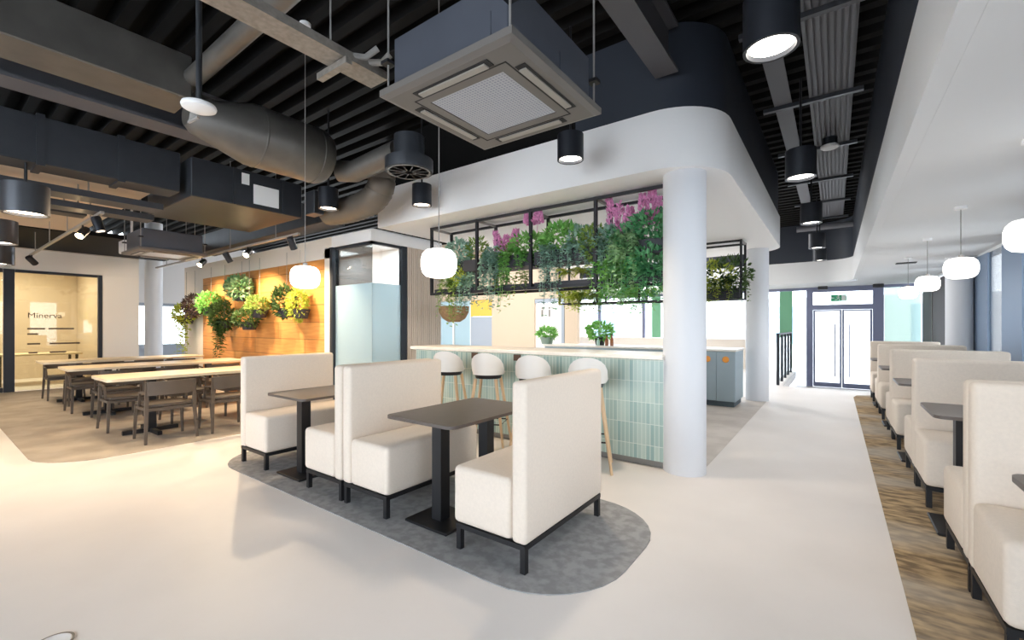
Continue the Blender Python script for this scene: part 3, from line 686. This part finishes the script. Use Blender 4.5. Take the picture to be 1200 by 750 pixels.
# track lights
def track(label, y, x0, x1, z, top, n):
    t = thing('lighting_track', label, 'lighting track', ((x0+x1)/2, y, z))
    MB().box(x0-(x0+x1)/2, -.018, 0, x1-(x0+x1)/2, .018, .03).build('rail', M['acslot'], t, ang=0)
    for k in range(n):
        xx = (x0-x1)/2*.78+(x1-x0)*.78*k/(n-1)
        MB().tube([(xx, 0, .03), (xx, 0, top-z)], .006, 6).build('hanger', M['wire'], t)
track('pale lighting track running across the dining tables under the beige raft', 1.35, -12.3, -7.0, 2.76, 3.14, 4)
track('dark lighting track in front of the wooden wall', 3.3, -12.4, -6.2, 2.74, 4.3, 4)
def spotlamp(label, loc, tgt, lit, energy):
    t = thing('track_spotlight', label, 'spotlight', loc, 0, 'track spotlights')
    dirn = (Vector(tgt)-Vector(loc)-Vector((0, 0, -.08))).normalized(); R = dirn.to_track_quat('Z', 'Y').to_matrix()
    c = (0, 0, -.1)
    MB().lathe([(.045, -.09), (.05, -.07), (.05, .09), (.043, .09), (.043, .075)], c, 20, R).build('head', M['lampblack'], t)
    MB().lathe([(.001, .076), (.042, .076), (.042, .08), (.001, .08)], c, 20, R).build('lens', M['spotface'] if lit else M['disc_warm'], t)
    MB().tube([(0, 0, -.001), (0, 0, -.06)], .01, 8).build('stem', M['black'], t)
    if energy:
        l = light('SPOT', 'spot_lamp', (Vector(c)+dirn*.1)[:], energy, WARM, .03, spot=100, blend=.6); l.parent = t
        l.rotation_euler = dirn.to_track_quat('-Z', 'Y').to_euler()
Zt = 2.74
spotlamp('dark spotlight on the track in front of the wooden wall, nearest the pod corner', (-6.4, 3.3, Zt), (-6.8, 4.15, 1.2), False, 60)
spotlamp('brightest starburst spotlight above the wooden wall', (-7.82, 3.3, Zt), (-5.2, .6, 0), True, 170)
spotlamp('dark spotlight left of the brightest lamp, above the wall plants', (-8.6, 3.3, Zt), (-8.8, 4.15, 1.4), False, 90)
spotlamp('bright spotlight above the left end of the wooden wall', (-9.75, 3.3, Zt), (-7.5, .4, 0), True, 110)
spotlamp('bright starburst spotlight on the track over the dining tables', (-8.0, 1.35, 2.76), (-5.6, -.6, 0), True, 60)
spotlamp('dark tilted spotlight at the right end of the dining track', (-7.2, 1.35, 2.76), (-6.8, 1.9, .5), False, 60)
spotlamp('small dark spotlight at the far left end of the dining track', (-12.1, 1.35, 2.76), (-13.5, 2.8, 1.2), False, 90)
for x in (-11.2, -9.0, -7.4): 
    l = light('SPOT', 'wall_fill_spot', (x, 3.25, 2.6), 210, WARM, .05, spot=110, blend=.9); aim(l, (x, 4.15, 1.2))  # extra spot without a fixture, added to brighten the wooden wall

# ------------------------------------------------------------------ booth benches
def bench(label, loc, rz, dep, h, group):
    t = thing('booth_bench', label, 'bench', loc, rz, group)
    W = .51
    MB().rbox(0, -W, .165, .105, W, h, .028, 3).build('backrest', M['fabric'], t)
    MB().rbox(.106, -W, .168, dep, W, .53, .035, 3).build('seat', M['fabric'], t)
    f = MB()
    for x0, y0, x1, y1 in ((.01, -W+.01, dep-.02, -W+.04), (.01, W-.04, dep-.02, W-.01), (.01, -W+.04, .04, W-.04), (dep-.05, -W+.04, dep-.02, W-.04)): f.box(x0, y0, .135, x1, y1, .164)
    f.build('frame', M['black'], t, ang=0)
    for x in (.012, dep-.057):
        for y in (-W+.012, W-.047): MB().box(x, y, 0, x+.035, y+.035, .134).build('leg', M['black'], t, ang=0)
    return t
YC = 2.565
bench('cream high-backed bench nearest the camera, its back turned to the column', (-1.41, YC, .006), PI, .565, 1.10, 'free-standing booth benches')
bench('cream bench facing the nearer dark table, back to back with another', (-3.2, YC, .006), 0, .565, 1.10, 'free-standing booth benches')
bench('cream bench behind the double backrest, facing the wooden wall', (-3.215, YC, .006), PI, .565, 1.10, 'free-standing booth benches')
bench('cream bench at the far end of the booths, beside the dining tables', (-5.06, YC, .006), 0, .565, 1.10, 'free-standing booth benches')
seams = (3.32, 5.33, 7.35, 9.39)
ords = ('first', 'second', 'third', 'fourth')
XR = 1.075
for k, yy in enumerate(seams):
    bench('cream window bench facing the camera, %s backrest from the front' % ords[k], (XR, yy-.005, .006), -PI/2, .64, 1.13, 'window booth benches')
    bench('cream window bench facing the entrance, behind the %s backrest' % ords[k], (XR, yy+.005, .006), PI/2, .64, 1.13, 'window booth benches')
bench('last cream window bench, single, nearest the entrance doors', (XR, 11.41, .006), -PI/2, .64, 1.13, 'window booth benches')

def booth_table(label, loc, hw, hl, zt, posts, group, rz=0):
    t = thing('booth_table', label, 'table', loc, rz, group)
    poly = rrect(-hw, -hl, hw, hl, .06, 5)
    MB().prism(poly, zt-.022, zt).build('tabletop', M['tabletop'], t, ang=50)
    for yy in posts:
        p = MB().box(-.045, yy-.045, .021, .045, yy+.045, zt-.023).build('post', M['black'], t, ang=0)
        MB().rbox(-.21, yy-.16, 0, .21, yy+.20, .02, .006, 1).build('base_plate', M['black'], p)
    return t
booth_table('dark booth table between the two nearest cream benches', (-2.32, 2.55, .006), .34, .5, .77, (-.26, .26), 'dark booth tables')
booth_table('dark booth table beside the dining area, behind the double backrest', (-4.14, 2.55, .006), .34, .5, .77, (-.30, .26), 'dark booth tables')
for k in range(4):
    yy = (seams+(11.41,))
    booth_table('dark table between the %s and %s window backrests' % (ords[k], ('second', 'third', 'fourth', 'last')[k]), (1.06, (yy[k]+yy[k+1])/2, .006), .33, .53, .83, (-.34, .34), 'window booth tables', -PI/2)

booth_table('dark table cut by the right edge, in front of the nearest window bench', (1.09, 2.28, .006), .33, .53, .83, (-.34, .34), 'window booth tables', -PI/2)
# ------------------------------------------------------------------ dining tables and chairs
def dining_table(label, x):
    t = thing('dining_table', label, 'table', (x, 2.65, .005), 0, 'long dining tables')
    MB().prism(rrect(-.42, -1.25, .42, 1.25, .07, 5), .742, .778).build('tabletop', M['oaktop'], t, ang=50)
    for yy in (-.72, .72):
        p = MB().box(-.045, yy-.045, .05, .045, yy+.045, .741).build('post', M['black'], t, ang=0)
        MB().bar((-.36, yy, .03), (.36, yy, .03), .05).bar((0, yy-.3, .03), (0, yy+.3, .03), .05).build('cross_foot', M['black'], p, ang=0)
    return t
TX = (-7.46, -9.66, -11.76)
for x, lb in zip(TX, ('pale oak dining table nearest the booths', 'middle pale oak dining table of the three', 'pale oak dining table farthest from the booths, by the meeting room')): dining_table(lb, x)

def dining_chair(label, loc, rz, group):
    """faces +x"""
    t = thing('dining_chair', label, 'chair', loc, rz, group)
    MB().rbox(-.21, -.23, .43, .24, .23, .465, .012, 2).build('seat', M['chair'], t)
    MB().bar((-.2, -.235, .405), (-.2, .235, .405), .04).bar((.21, -.235, .405), (.21, .235, .405), .04).bar((-.2, -.235, .405), (.21, -.235, .405), .035).bar((-.2, .235, .405), (.21, .235, .405), .035).build('seat_frame', M['chair'], t, ang=0)
    for s in (-1, 1):
        MB().bar((.215, s*.24, .43), (.235, s*.255, 0), .036, .026).build('leg', M['chair'], t, ang=0)
        MB().bar((-.225, s*.245, .745), (-.215, s*.245, .43), .03, .038).bar((-.215, s*.245, .43), (-.26, s*.265, 0), .038, .026).build('leg', M['chair'], t, ang=0)
        MB().bar((-.22, s*.248, .62), (.02, s*.25, .60), .024).bar((.02, s*.25, .60), (.08, s*.245, .43), .024).build('armrest', M['chair'], t, ang=0)
    b = MB(); n = 9; vs = []
    for k in range(n):
        u = -1+2*k/(n-1); x = -.235-.035*(1-u*u)
        for dx, z in ((0, .58), (0, .75), (-.018, .75), (-.018, .58)): vs.append((x+dx, u*.245, z))
    fs = []
    for k in range(n-1):
        for j in range(4): fs.append((k*4+j, k*4+(j+1) % 4, (k+1)*4+(j+1) % 4, (k+1)*4+j))
    fs += [(0, 1, 2, 3), ((n-1)*4+3, (n-1)*4+2, (n-1)*4+1, (n-1)*4)]
    b.add(vs, fs).build('backrest', M['chair'], t)
    return t
first = None
tn = ('nearest', 'middle', 'farthest')
for i, x in enumerate(TX):
    for side in (1, -1):
        for j, yy in enumerate((1.93, 2.63, 3.33)):
            if side == 1 and j == 2 and i == 0: continue
            cx = x+side*.56; rz = PI if side == 1 else 0
            lb = 'dark chair, %s side of %s oak table, %s from its near end' % ('booth' if side == 1 else 'far', tn[i], ('first', 'second', 'third')[j])
            if first is None: first = dining_chair(lb, (cx, yy, .0075), rz, 'dining chairs')
            else: dup(first, (cx, yy-(.12 if side == -1 else 0), .0075), rz, lb)

# ------------------------------------------------------------------ bar island
t = thing('bar_counter', 'pale green tiled bar counter with white stone top', 'counter', (-3.17, 4.72, .0035))
CW = 1.82
MB().box(-CW, -.30, .07, CW, .25, 1.09).build('tiled_front', M['tiles'], t, ang=0)
MB().box(-CW+.02, -.26, 0, CW-.02, .22, .069).build('plinth', M['wire'], t, ang=0)
MB().rbox(-CW-.02, -.40, 1.091, CW, .30, 1.135, .006, 1).build('worktop', M['worktop'], t)
for k, x in enumerate((-.67, .02)):
    MB().box(x-.05, -.318, 1.0, x+.05, -.301, 1.075).build('socket_plate', M['brownbox'], t, ang=0)
t = thing('back_counter', 'blue grey kitchen counter with white top behind the near column', 'counter', (-3.4, 8.9, .0035))
MB().box(-1.9, -.40, .1, 2.0, .4, .98).build('carcass', M['cab'], t, ang=0)
MB().box(-1.88, -.34, 0, 1.97, .36, .099).build('plinth', M['cabdk'], t, ang=0)
MB().rbox(-1.92, -.44, .981, 2.02, .44, 1.02, .006, 1).build('worktop', M['worktop'], t)
for k in range(7):
    x0 = 2.0-.30*(k+1)*1.0
    dd = MB().box(x0+.004, -.421, .11, x0+.296, -.401, .97).build('door', M['cab'], t, ang=0)
    MB().lathe([(.001, -.012), (.035, -.012), (.04, -.006), (.04, 0), (.001, 0)], (x0+.15, -.4215, .84), 16, Matrix.Rotation(-PI/2, 3, 'X')).build('knob', M['brass'], dd) if False else \
        MB().lathe([(.001, 0), (.05, 0), (.056, .006), (.05, .012), (.001, .014)], (x0+.15, -.4215, .84), 16, Matrix.Rotation(PI/2, 3, 'X')).build('knob', M['brass'], dd)

def bar_stool(label, loc):
    t = thing('bar_stool', label, 'stool', loc, 0, 'bar stools')
    # bucket shell, back towards -y
    n = 22; prof = []
    vs, fs = [], []
    rows = 6
    outer = []
    for r_ in range(rows):
        f = r_/(rows-1)
        for k in range(n):
            a = 2*PI*k/n
            hb = .24*max(0, -math.sin(a))**.8 if math.sin(a) < 0 else 0
            hb = .23*(max(0, -math.sin(a)-.05)/.95)**.6 if -math.sin(a) > .05 else 0
            z = .86+(.03+hb)*f
            rr = .178+.018*f
            outer.append((rr*math.cos(a)*1.03, rr*math.sin(a), z))
    inn = [(x*.88, y*.88, max(z, .875)) for x, y, z in outer]
    vs = outer+inn; m_ = rows*n
    for r_ in range(rows-1):
        for k in range(n):
            a0, a1 = r_*n+k, r_*n+(k+1) % n
            fs.append((a0, a1, a1+n, a0+n)); fs.append((m_+a0, m_+a0+n, m_+a1+n, m_+a1))
    for k in range(n):
        a0, a1 = (rows-1)*n+k, (rows-1)*n+(k+1) % n
        fs.append((a0, a1, m_+a1, m_+a0))
    fs.append(tuple(range(n-1, -1, -1))); fs.append(tuple(range(m_, m_+n)))
    MB().add(vs, fs).build('seat_shell', M['stool'], t, ang=50)
    MB().cyl((0, 0, .815), .15, .044, 24, .165).build('swivel_plate', M['black'], t)
    for sx in (-1, 1):
        for sy in (-1, 1):
            MB().tube([(sx*.12, sy*.12, .814), (sx*.235, sy*.21, 0)], [.02, .014], 10).build('leg', M['oakleg'], t)
    q = .30; c = []
    X = lambda z: .12+.115*(1-z/.814); Yy = lambda z: .12+.09*(1-z/.814)
    z = .30
    MB().tube([(-X(z), -Yy(z), z), (X(z), -Yy(z), z), (X(z), Yy(z), z), (-X(z), Yy(z), z), (-X(z), -Yy(z), z)], .008, 8).build('footrest', M['black'], t)
    return t
s0 = bar_stool('white bar stool, the one just left of the double booth back', (-3.96, 4.06, .0005)); s0.rotation_euler.z = .42
dup(s0, (-3.32, 4.06, .0005), .42, 'white bar stool seen above the nearer dark table, second from left')
dup(s0, (-2.68, 4.06, .0005), .42, 'white bar stool third from left, left of the nearest booth back')
dup(s0, (-2.02, 4.06, .0005), .42, 'white bar stool nearest the column, behind the nearest booth back')

# ------------------------------------------------------------------ foliage
def leaf(mb, p, d, up, Ln, W):
    d = d.normalized(); s = d.cross(up)
    if s.length < 1e-3: s = d.cross(Vector((1, 0, 0)))
    s.normalize(); nrm = s.cross(d)
    m1 = p+d*Ln*.5+s*W*.5+nrm*W*.15; m2 = p+d*Ln*.5-s*W*.5+nrm*W*.15; tip = p+d*Ln
    mb.add([p[:], m1[:], tip[:], m2[:]], [(0, 1, 2), (0, 2, 3)])
def rnd(a=1): return Vector((random.uniform(-a, a), random.uniform(-a, a), random.uniform(-a, a)))
def bush(mb, c, rx, ry, rz, n, Ln, W):
    for _ in range(n):
        u = rnd(); 
        while u.length > 1: u = rnd()
        u = u.normalized()*u.length**.5
        p = Vector(c)+Vector((u.x*rx, u.y*ry, u.z*rz))
        leaf(mb, p, u+rnd(.7)+Vector((0, 0, .15)), rnd(), Ln*random.uniform(.6, 1.2), W*random.uniform(.7, 1.2))
def trail(mb, c, rx, ry, n, length, Ln, W, per=22, out=.1):
    for _ in range(n):
        p = Vector(c)+Vector((random.uniform(-rx, rx), random.uniform(-ry, ry), 0))
        l = length*random.uniform(.45, 1.05); a = random.uniform(0, 2*PI); o = Vector((math.cos(a), math.sin(a), 0))*out*random.uniform(.2, 1)
        pts = []
        for k in range(per+1):
            u = k/per
            pts.append(p+o*(1-(1-u)**3)+Vector((0, 0, .05*math.sin(min(1, u*4)*PI)-l*u*u*(.4+.6*u)-l*.15*u))+rnd(.008))
        mb.tube([q[:] for q in pts[::3]], .003, 4)
        for k in range(1, per+1):
            q = pts[k]
            for s in range(2):
                a2 = random.uniform(0, 2*PI)
                leaf(mb, q, Vector((math.cos(a2), math.sin(a2), random.uniform(-.7, .3))), Vector((0, 0, 1))+rnd(.5), Ln*random.uniform(.7, 1.2), W*random.uniform(.7, 1.2))
def fern(mb, c, n, length, Ln, W, droop=1.0):
    for _ in range(n):
        a = random.uniform(0, 2*PI); l = length*random.uniform(.6, 1.1); d = Vector((math.cos(a), math.sin(a), 0)); rise = random.uniform(.4, 1.1)
        pts = [Vector(c)+d*l*u*.75+Vector((0, 0, l*(rise*u-droop*u*u))) for u in [k/12 for k in range(13)]]
        mb.tube([q[:] for q in pts[::3]], .003, 4)
        for k in range(1, 13):
            t_ = (pts[k]-pts[k-1]).normalized(); s = t_.cross(Vector((0, 0, 1))).normalized()
            for sg in (-1, 1): leaf(mb, pts[k], s*sg+t_*.5+rnd(.15), Vector((0, 0, 1)), Ln*(1.1-k/16), W)

def plant(name, label, cat, loc, parts, group, pot=None):
    """parts: list of (partname, material, MB)"""
    t = thing(name, label, cat, loc, 0, group)
    for nm, mt, m_ in parts: m_.build(nm, mt, t, ang=0)
    return t

# planter frames hung under the canopy
def planter_frame(label, loc, L_, dep, zb, zt, bays, troughs):
    t = thing('planter_frame', label, 'plant shelf', loc)
    bw = L_/bays
    for k in range(bays+1):
        for yy in (0, dep): MB().box(k*bw-.018, yy-.018, zb, k*bw+.018, yy+.018, zt).build('post', M['frame'], t, ang=0)
    for yy in (0, dep):
        for zz in (zb+.0, zt-.036): MB().box(.019, yy-.017, zz, L_-.019, yy+.017, zz+.034).build('rail', M['frame'], t, ang=0)
    for k in range(bays+1): MB().box(k*bw-.015, .019, zt-.035, k*bw+.015, dep-.019, zt-.005).build('cross_bar', M['wire'], t, ang=0)
    for k, zz in troughs:
        th = .16 if zz > 2.1 or k == 3 else .05
        x0, x1 = k*bw+.03, (k+1)*bw-.03
        MB().box(x0, .03, zz, x1, dep-.03, zz+.015).box(x0, .03, zz+.015, x1, .045, zz+th).box(x0, dep-.045, zz+.015, x1, dep-.03, zz+th).box(x0, .045, zz+.015, x0+.015, dep-.045, zz+th).box(x1-.015, .045, zz+.015, x1, dep-.045, zz+th).build('trough', M['pot'], t, ang=0)
    return t
FXL, FL, FY, ZB, ZT = -4.87, 3.56, 4.62, 1.89, 2.90
planter_frame('black metal hanging plant shelf above the front of the bar', (FXL, FY, 0), FL, .42, ZB, ZT, 4, [(0, 2.2), (1, 2.2), (2, 2.2), (3, 2.2), (0, 1.925), (1, 1.925), (2, 1.925), (3, 1.925)])
planter_frame('black metal hanging plant shelf above the rear counter', (-4.8, 8.3, 0), 3.52, .42, ZB, 2.90, 4, [(3, 1.925)])
GR = 'plants on the front hanging shelf'
def at(px, d0=FY): # x on plane y=d0 for photo column px
    r = (px-600)/517
    return (-math.sin(TH)+r*math.cos(TH))/(math.cos(TH)+r*math.sin(TH))*d0
def shelf(px, z, label, specs, name='trailing_plant', cat='plant', y=FY+.2, grp=GR):
    x = at(px, y-.2)
    parts = []
    for nm, mt, fn in specs:
        m_ = MB(); fn(m_); parts.append((nm, mt, m_))
    return plant(name, label, cat, (x, y, z), parts, grp)
Z1, Z2 = 2.36, 2.085
O = (0, 0, .02)
def spikes(xs):
    def f(m_):
        for x, h, lean in xs:
            for k in range(220):
                u = random.random(); r = .055*(1-u)+.008; a = random.uniform(0, 2*PI)
                p = Vector((x+lean*u+r*math.cos(a), -.06+r*math.sin(a), .06+h*u))
                leaf(m_, p, Vector((math.cos(a)*.7, math.sin(a)*.7, .7)), rnd(), .05, .028)
            m_.tube([(x, -.06, -.05), (x+lean, -.06, .06+h)], .004, 4)
    return f
shelf(530, Z1, 'pale sage bushy plant at upper left of the front plant shelf', [('foliage', L['eu'], lambda m: (bush(m, (.02, -.08, .12), .2, .17, .2, 420, .07, .045), trail(m, (0, -.15, 0), .2, .04, 9, .42, .05, .035)))])
shelf(548, Z1, 'olive tuft behind the second shelf post, top left', [('foliage', L['ol'], lambda m: (bush(m, (0, 0, .15), .17, .12, .17, 260, .08, .03)))])
shelf(527, Z2, 'dark olive hanging plant at lower left shelf corner, behind the globe lamp', [('foliage', L['ol'], lambda m: (bush(m, O, .16, .15, .12, 200, .07, .03), trail(m, (-.05, -.15, 0), .16, .05, 12, .55, .06, .03)))])
shelf(545, Z2, 'pale sage trailing plant on the lower left trough', [('foliage', L['eu'], lambda m: (bush(m, O, .17, .15, .12, 200, .06, .04), trail(m, (0, -.16, 0), .17, .04, 14, .5, .05, .035)))])
shelf(536, Z2+.02, 'small lime plant between sage plants at lower left of the shelf', [('foliage', L['ye'], lambda m: bush(m, (0, -.15, .05), .1, .08, .12, 150, .07, .03))])
shelf(585, Z1, 'pink flowering plant at left of the front plant shelf', [('foliage', L['ol'], lambda m: bush(m, (0, -.05, .06), .17, .14, .12, 180, .07, .035)), ('flower', M['pink'], spikes(((-.08, .3, -.1), (.0, .22, .02), (.1, .28, .08))))], 'flowering_plant')
shelf(575, Z1, 'long blue sage plant trailing down beside the left pink flowers', [('foliage', L['eu'], lambda m: (bush(m, (0, -.1, .03), .15, .14, .1, 200, .06, .04), trail(m, (0, -.19, .02), .12, .05, 22, .62, .05, .035)))])
shelf(591, Z1, 'bright green plant trailing below the left pink flowers', [('foliage', L['br'], lambda m: (bush(m, O, .1, .12, .08, 100, .07, .035), trail(m, (0, -.19, 0), .07, .05, 12, .62, .06, .03)))])
shelf(612, Z1+.02, 'bright green bush by the middle shelf post', [('foliage', L['br'], lambda m: (bush(m, (0, -.06, .1), .26, .19, .13, 480, .075, .04), trail(m, (0, -.18, 0), .25, .04, 8, .2, .05, .03)))])
shelf(600, Z2, 'small green sprigs hanging from the lower trough left of the middle post', [('foliage', L['ol'], lambda m: trail(m, (0, -.16, 0), .25, .04, 9, .22, .05, .025))])
shelf(618, 2.66, 'small pink flower spray by the middle shelf post', [('flower', M['pink'], spikes(((-.05, .12, -.05), (.05, .14, .03))))], 'flowering_plant', y=FY+.12)
shelf(652, Z1+.02, 'broad bright green bush right of the middle shelf post', [('foliage', L['br'], lambda m: (bush(m, (0, -.06, .13), .26, .2, .17, 560, .08, .04)))])
shelf(642, Z1, 'long pale sage strands hanging right of the middle post', [('foliage', L['eu'], lambda m: (trail(m, (0, -.19, .02), .09, .05, 18, .68, .05, .035)))])
shelf(676, Z1, 'sage bush with rounded leaves left of the fourth shelf post', [('foliage', L['eu'], lambda m: (bush(m, (0, -.08, .06), .17, .18, .2, 420, .065, .045), trail(m, (0, -.18, 0), .15, .04, 9, .3, .05, .035)))])
shelf(692, Z1, 'olive bush in front of the fourth shelf post', [('foliage', L['ol'], lambda m: (bush(m, (0, -.12, .04), .13, .16, .2, 340, .07, .035)))])
shelf(668, 1.98, 'lime green low plant on the lower shelf between the posts', [('foliage', L['ye'], lambda m: (fern(m, (-.1, -.12, .08), 22, .2, .05, .02, .8), fern(m, (.12, -.1, .08), 22, .2, .05, .02, .8)))])
shelf(725, Z1+.04, 'tall pink flowering plant near the column, left of two', [('foliage', L['dk'], lambda m: bush(m, (0, -.06, .02), .2, .16, .14, 300, .075, .04)), ('flower', M['pink'], spikes(((-.1, .42, -.08), (-.02, .36, -.03), (.05, .3, .03), (.12, .2, .06))))], 'flowering_plant')
shelf(757, Z1+.1, 'tall pink flowering plant beside the column, right of two', [('foliage', L['dk'], lambda m: bush(m, (0, -.05, .02), .2, .18, .15, 300, .075, .04)), ('flower', M['pink'], spikes(((-.06, .34, -.03), (.02, .4, .0), (.07, .28, .02))))], 'flowering_plant')
shelf(708, Z1, 'dense sage plant cascading right of the fourth shelf post', [('foliage', L['eu'], lambda m: (bush(m, (0, -.1, .04), .15, .17, .16, 340, .06, .04), trail(m, (0, -.19, .02), .13, .05, 18, .6, .05, .035)))])
shelf(731, Z1, 'variegated ivy cascading below the pink flowers', [('foliage', L['iv'], lambda m: (bush(m, (0, -.12, 0), .15, .17, .12, 260, .06, .05), trail(m, (0, -.21, .02), .14, .05, 20, .62, .06, .045)))])
shelf(752, Z1+.02, 'deep green bush right beside the column on the top trough', [('foliage', L['dk'], lambda m: (bush(m, (.05, -.08, .12), .24, .18, .16, 420, .08, .045)))])
shelf(760, Z2, 'deep green plant cascading from the lower trough beside the column', [('foliage', L['dk'], lambda m: (bush(m, (-.02, -.14, .04), .2, .16, .15, 420, .075, .04), trail(m, (-.05, -.2, .02), .2, .05, 14, .4, .06, .035)))])
shelf(722, Z2, 'bright green plant trailing from the lower right trough', [('foliage', L['br'], lambda m: (bush(m, (0, -.12, .02), .25, .14, .1, 320, .07, .035), trail(m, (0, -.19, .02), .25, .05, 18, .36, .06, .03)))])
# rear shelf plants
for k, (px, mk, lb, zz) in enumerate(((668, 'ye', 'lime fern on the rear hanging shelf, leftmost visible', Z2), (686, 'ol', 'olive fern on the rear hanging shelf, left part', Z2), (722, 'br', 'bright green plant on the rear shelf under the ivy', Z2),
                                  (752, 'br', 'green plant on the rear shelf just left of the near column', Z2), (832, 'ye', 'lime grass plant on the rear shelf right of the near column', Z2+.12), (852, 'gd', 'dark green plant on the rear shelf at its right end', Z2+.16))):
    shelf(px, zz, lb, [('foliage', L[mk], lambda m: (bush(m, (0, -.05, .1), .36, .2, .28 if px > 800 else .14, 420, .1, .04), trail(m, (0, -.17, 0), .3, .05, 12, .35, .07, .035)))], y=8.5, grp='plants on the rear hanging shelf')
# hanging basket
t = thing('hanging_basket', 'brown woven bowl basket hanging below the left end of the plant shelf', 'basket', (at(532, 5.35), 5.35, 1.50))
MB().lathe([(.10, 0), (.19, .06), (.245, .16), (.25, .26), (.235, .26), (.225, .16), (.17, .07), (.001, .03)], (0, 0, 0), 28).build('bowl', M['basket'], t)
for k in range(3):
    a = k*2*PI/3; MB().tube([(.24*math.cos(a), .24*math.sin(a), .262), (0, 0, 1.0), (0, 0, 1.418)], .004, 5).build('cord', M['wire'], t)
# counter top items
def potted(label, loc, pm, lm, w, h, fl_):
    t = thing('potted_plant', label, 'plant', loc, 0, 'potted plants on the bar counters')
    MB().lathe([(w*.75, 0), (w, h), (w*.9, h), (w*.85, h*.8), (.001, h*.8)], (0, 0, 0), 20).build('pot', pm, t)
    m_ = MB(); fl_(m_); m_.build('foliage', lm, t, ang=0)
potted('bushy green plant in a dark pot on the rear counter', (at(703, 8.8), 8.8, 1.0245), M['pot'], L['br'], .12, .17, lambda m: (bush(m, (0, 0, .3), .27, .2, .16, 320, .12, .06)))
potted('small green plant in a grey pot in front of the white door', (at(641, 8.7), 8.7, 1.0245), M['potgrey'], L['br'], .16, .16, lambda m: (bush(m, (0, 0, .24), .22, .16, .11, 240, .11, .06)))
for k, (px, mm, h, lb) in enumerate(((711, 'bottle', .2, 'short brown bottle on the rear counter, left of two'), (717, 'bottle', .22, 'brown bottle on the rear counter, right of two'), (701, 'bglass', .16, 'pale green jar on the rear counter below the plant'))):
    t = thing('bottle', lb, 'bottle', (at(px, 8.6), 8.6, 1.0245), 0, 'bottles on the rear counter')
    MB().lathe([(.035, 0), (.035, h*.6), (.014, h*.8), (.014, h), (.001, h)], (0, 0, 0), 14).build('body', M[mm], t)
    MB().cyl((0, 0, h+.0005), .016, .025, 12).build('cap', M['black'], t)

# wall planters on the wooden wall
def wallplant(px, z, label, mk, fn, pw=.16):
    x = at(px, 4.02)
    t = thing('wall_planter', label, 'plant', (x, 3.96, z), 0, 'hanging planters on the wooden wall')
    MB().lathe([(pw*.7, -.16), (pw, 0), (pw*.9, 0), (pw*.85, -.03), (.001, -.03)], (0, 0, 0), 18).build('pot', M['pot'], t)
    MB().tube([(0, 0, 0), (0, 0, 2.74-z)], .004, 5).build('wire', M['wire'], t)
    m_ = MB(); fn(m_); m_.build('foliage', L[mk], t, ang=0)
wallplant(222, 1.66, 'lime plant with long trailing stems at the left edge of the wooden wall', 'ye', lambda m: (bush(m, (0, -.05, .08), .42, .2, .2, 390, .11, .045), trail(m, (.0, -.1, 0), .25, .1, 9, 1.05, .1, .05)), .18)
wallplant(232, 1.86, 'dark purple leaved plant left of the green wall plants', 'pu', lambda m: bush(m, (0, -.05, .05), .3, .16, .24, 360, .10, .045))
wallplant(251, 1.85, 'bright green bush at the left of the wooden wall', 'br', lambda m: bush(m, (0, -.05, .1), .3, .18, .22, 480, .10, .05))
wallplant(267, 1.55, 'dark green wall plant trailing lowest below the others', 'gd', lambda m: (bush(m, (0, -.05, .1), .32, .2, .3, 630, .095, .045), trail(m, (0, -.1, 0), .12, .08, 9, .7, .1, .05)))
wallplant(287, 2.1, 'highest wall plant, grey green with light leaves', 'iv', lambda m: (bush(m, (0, -.05, .1), .30, .2, .22, 630, .095, .05)))
wallplant(296, 1.52, 'grey green wall plant low in the middle of the wooden wall', 'gd', lambda m: (bush(m, (0, -.05, .08), .36, .18, .16, 450, .09, .04)))
wallplant(308, 1.75, 'small green wall plant right of the middle', 'ol', lambda m: bush(m, (0, -.05, .08), .22, .16, .16, 300, .09, .045))
wallplant(340, 1.75, 'dark mixed wall plant left of the round pendant lamp', 'gd', lambda m: (bush(m, (0, -.05, .12), .22, .16, .26, 540, .09, .045)))
wallplant(356, 1.72, 'lime green wall plant right under the round pendant lamp', 'ye', lambda m: (bush(m, (0, -.05, .08), .15, .14, .28, 450, .08, .04)))

# floor box, lower left
t = thing('floor_box', 'round floor socket lid in the bottom left corner', 'floor socket', (-2.83, .38, .0005))
MB().lathe([(.001, 0), (.062, 0), (.062, .004), (.057, .005), (.054, .003), (.001, .003)], (0, 0, 0), 32).build('lid', M['floor'], t)
MB().lathe([(.064, 0), (.072, 0), (.072, .004), (.064, .004), (.064, 0)], (0, 0, 0), 32).build('rim', M['trayg'], t)

# ------------------------------------------------------------------ fill lights


# unseen fill lights added to brighten the kitchen and rear area under the deck
for nm, loc, e, c in (('kitchen_fill', (-7.6, 8.6, 4.2), 110, (1, .95, .88)), ('rear_fill', (-5, 13.6, 4.2), 260, (1, .97, .93)), ('bar_side_fill', (-9.5, 7.2, 4.2), 110, (1, .93, .85))):
    light('AREA', nm, loc, e, c, 1.6)
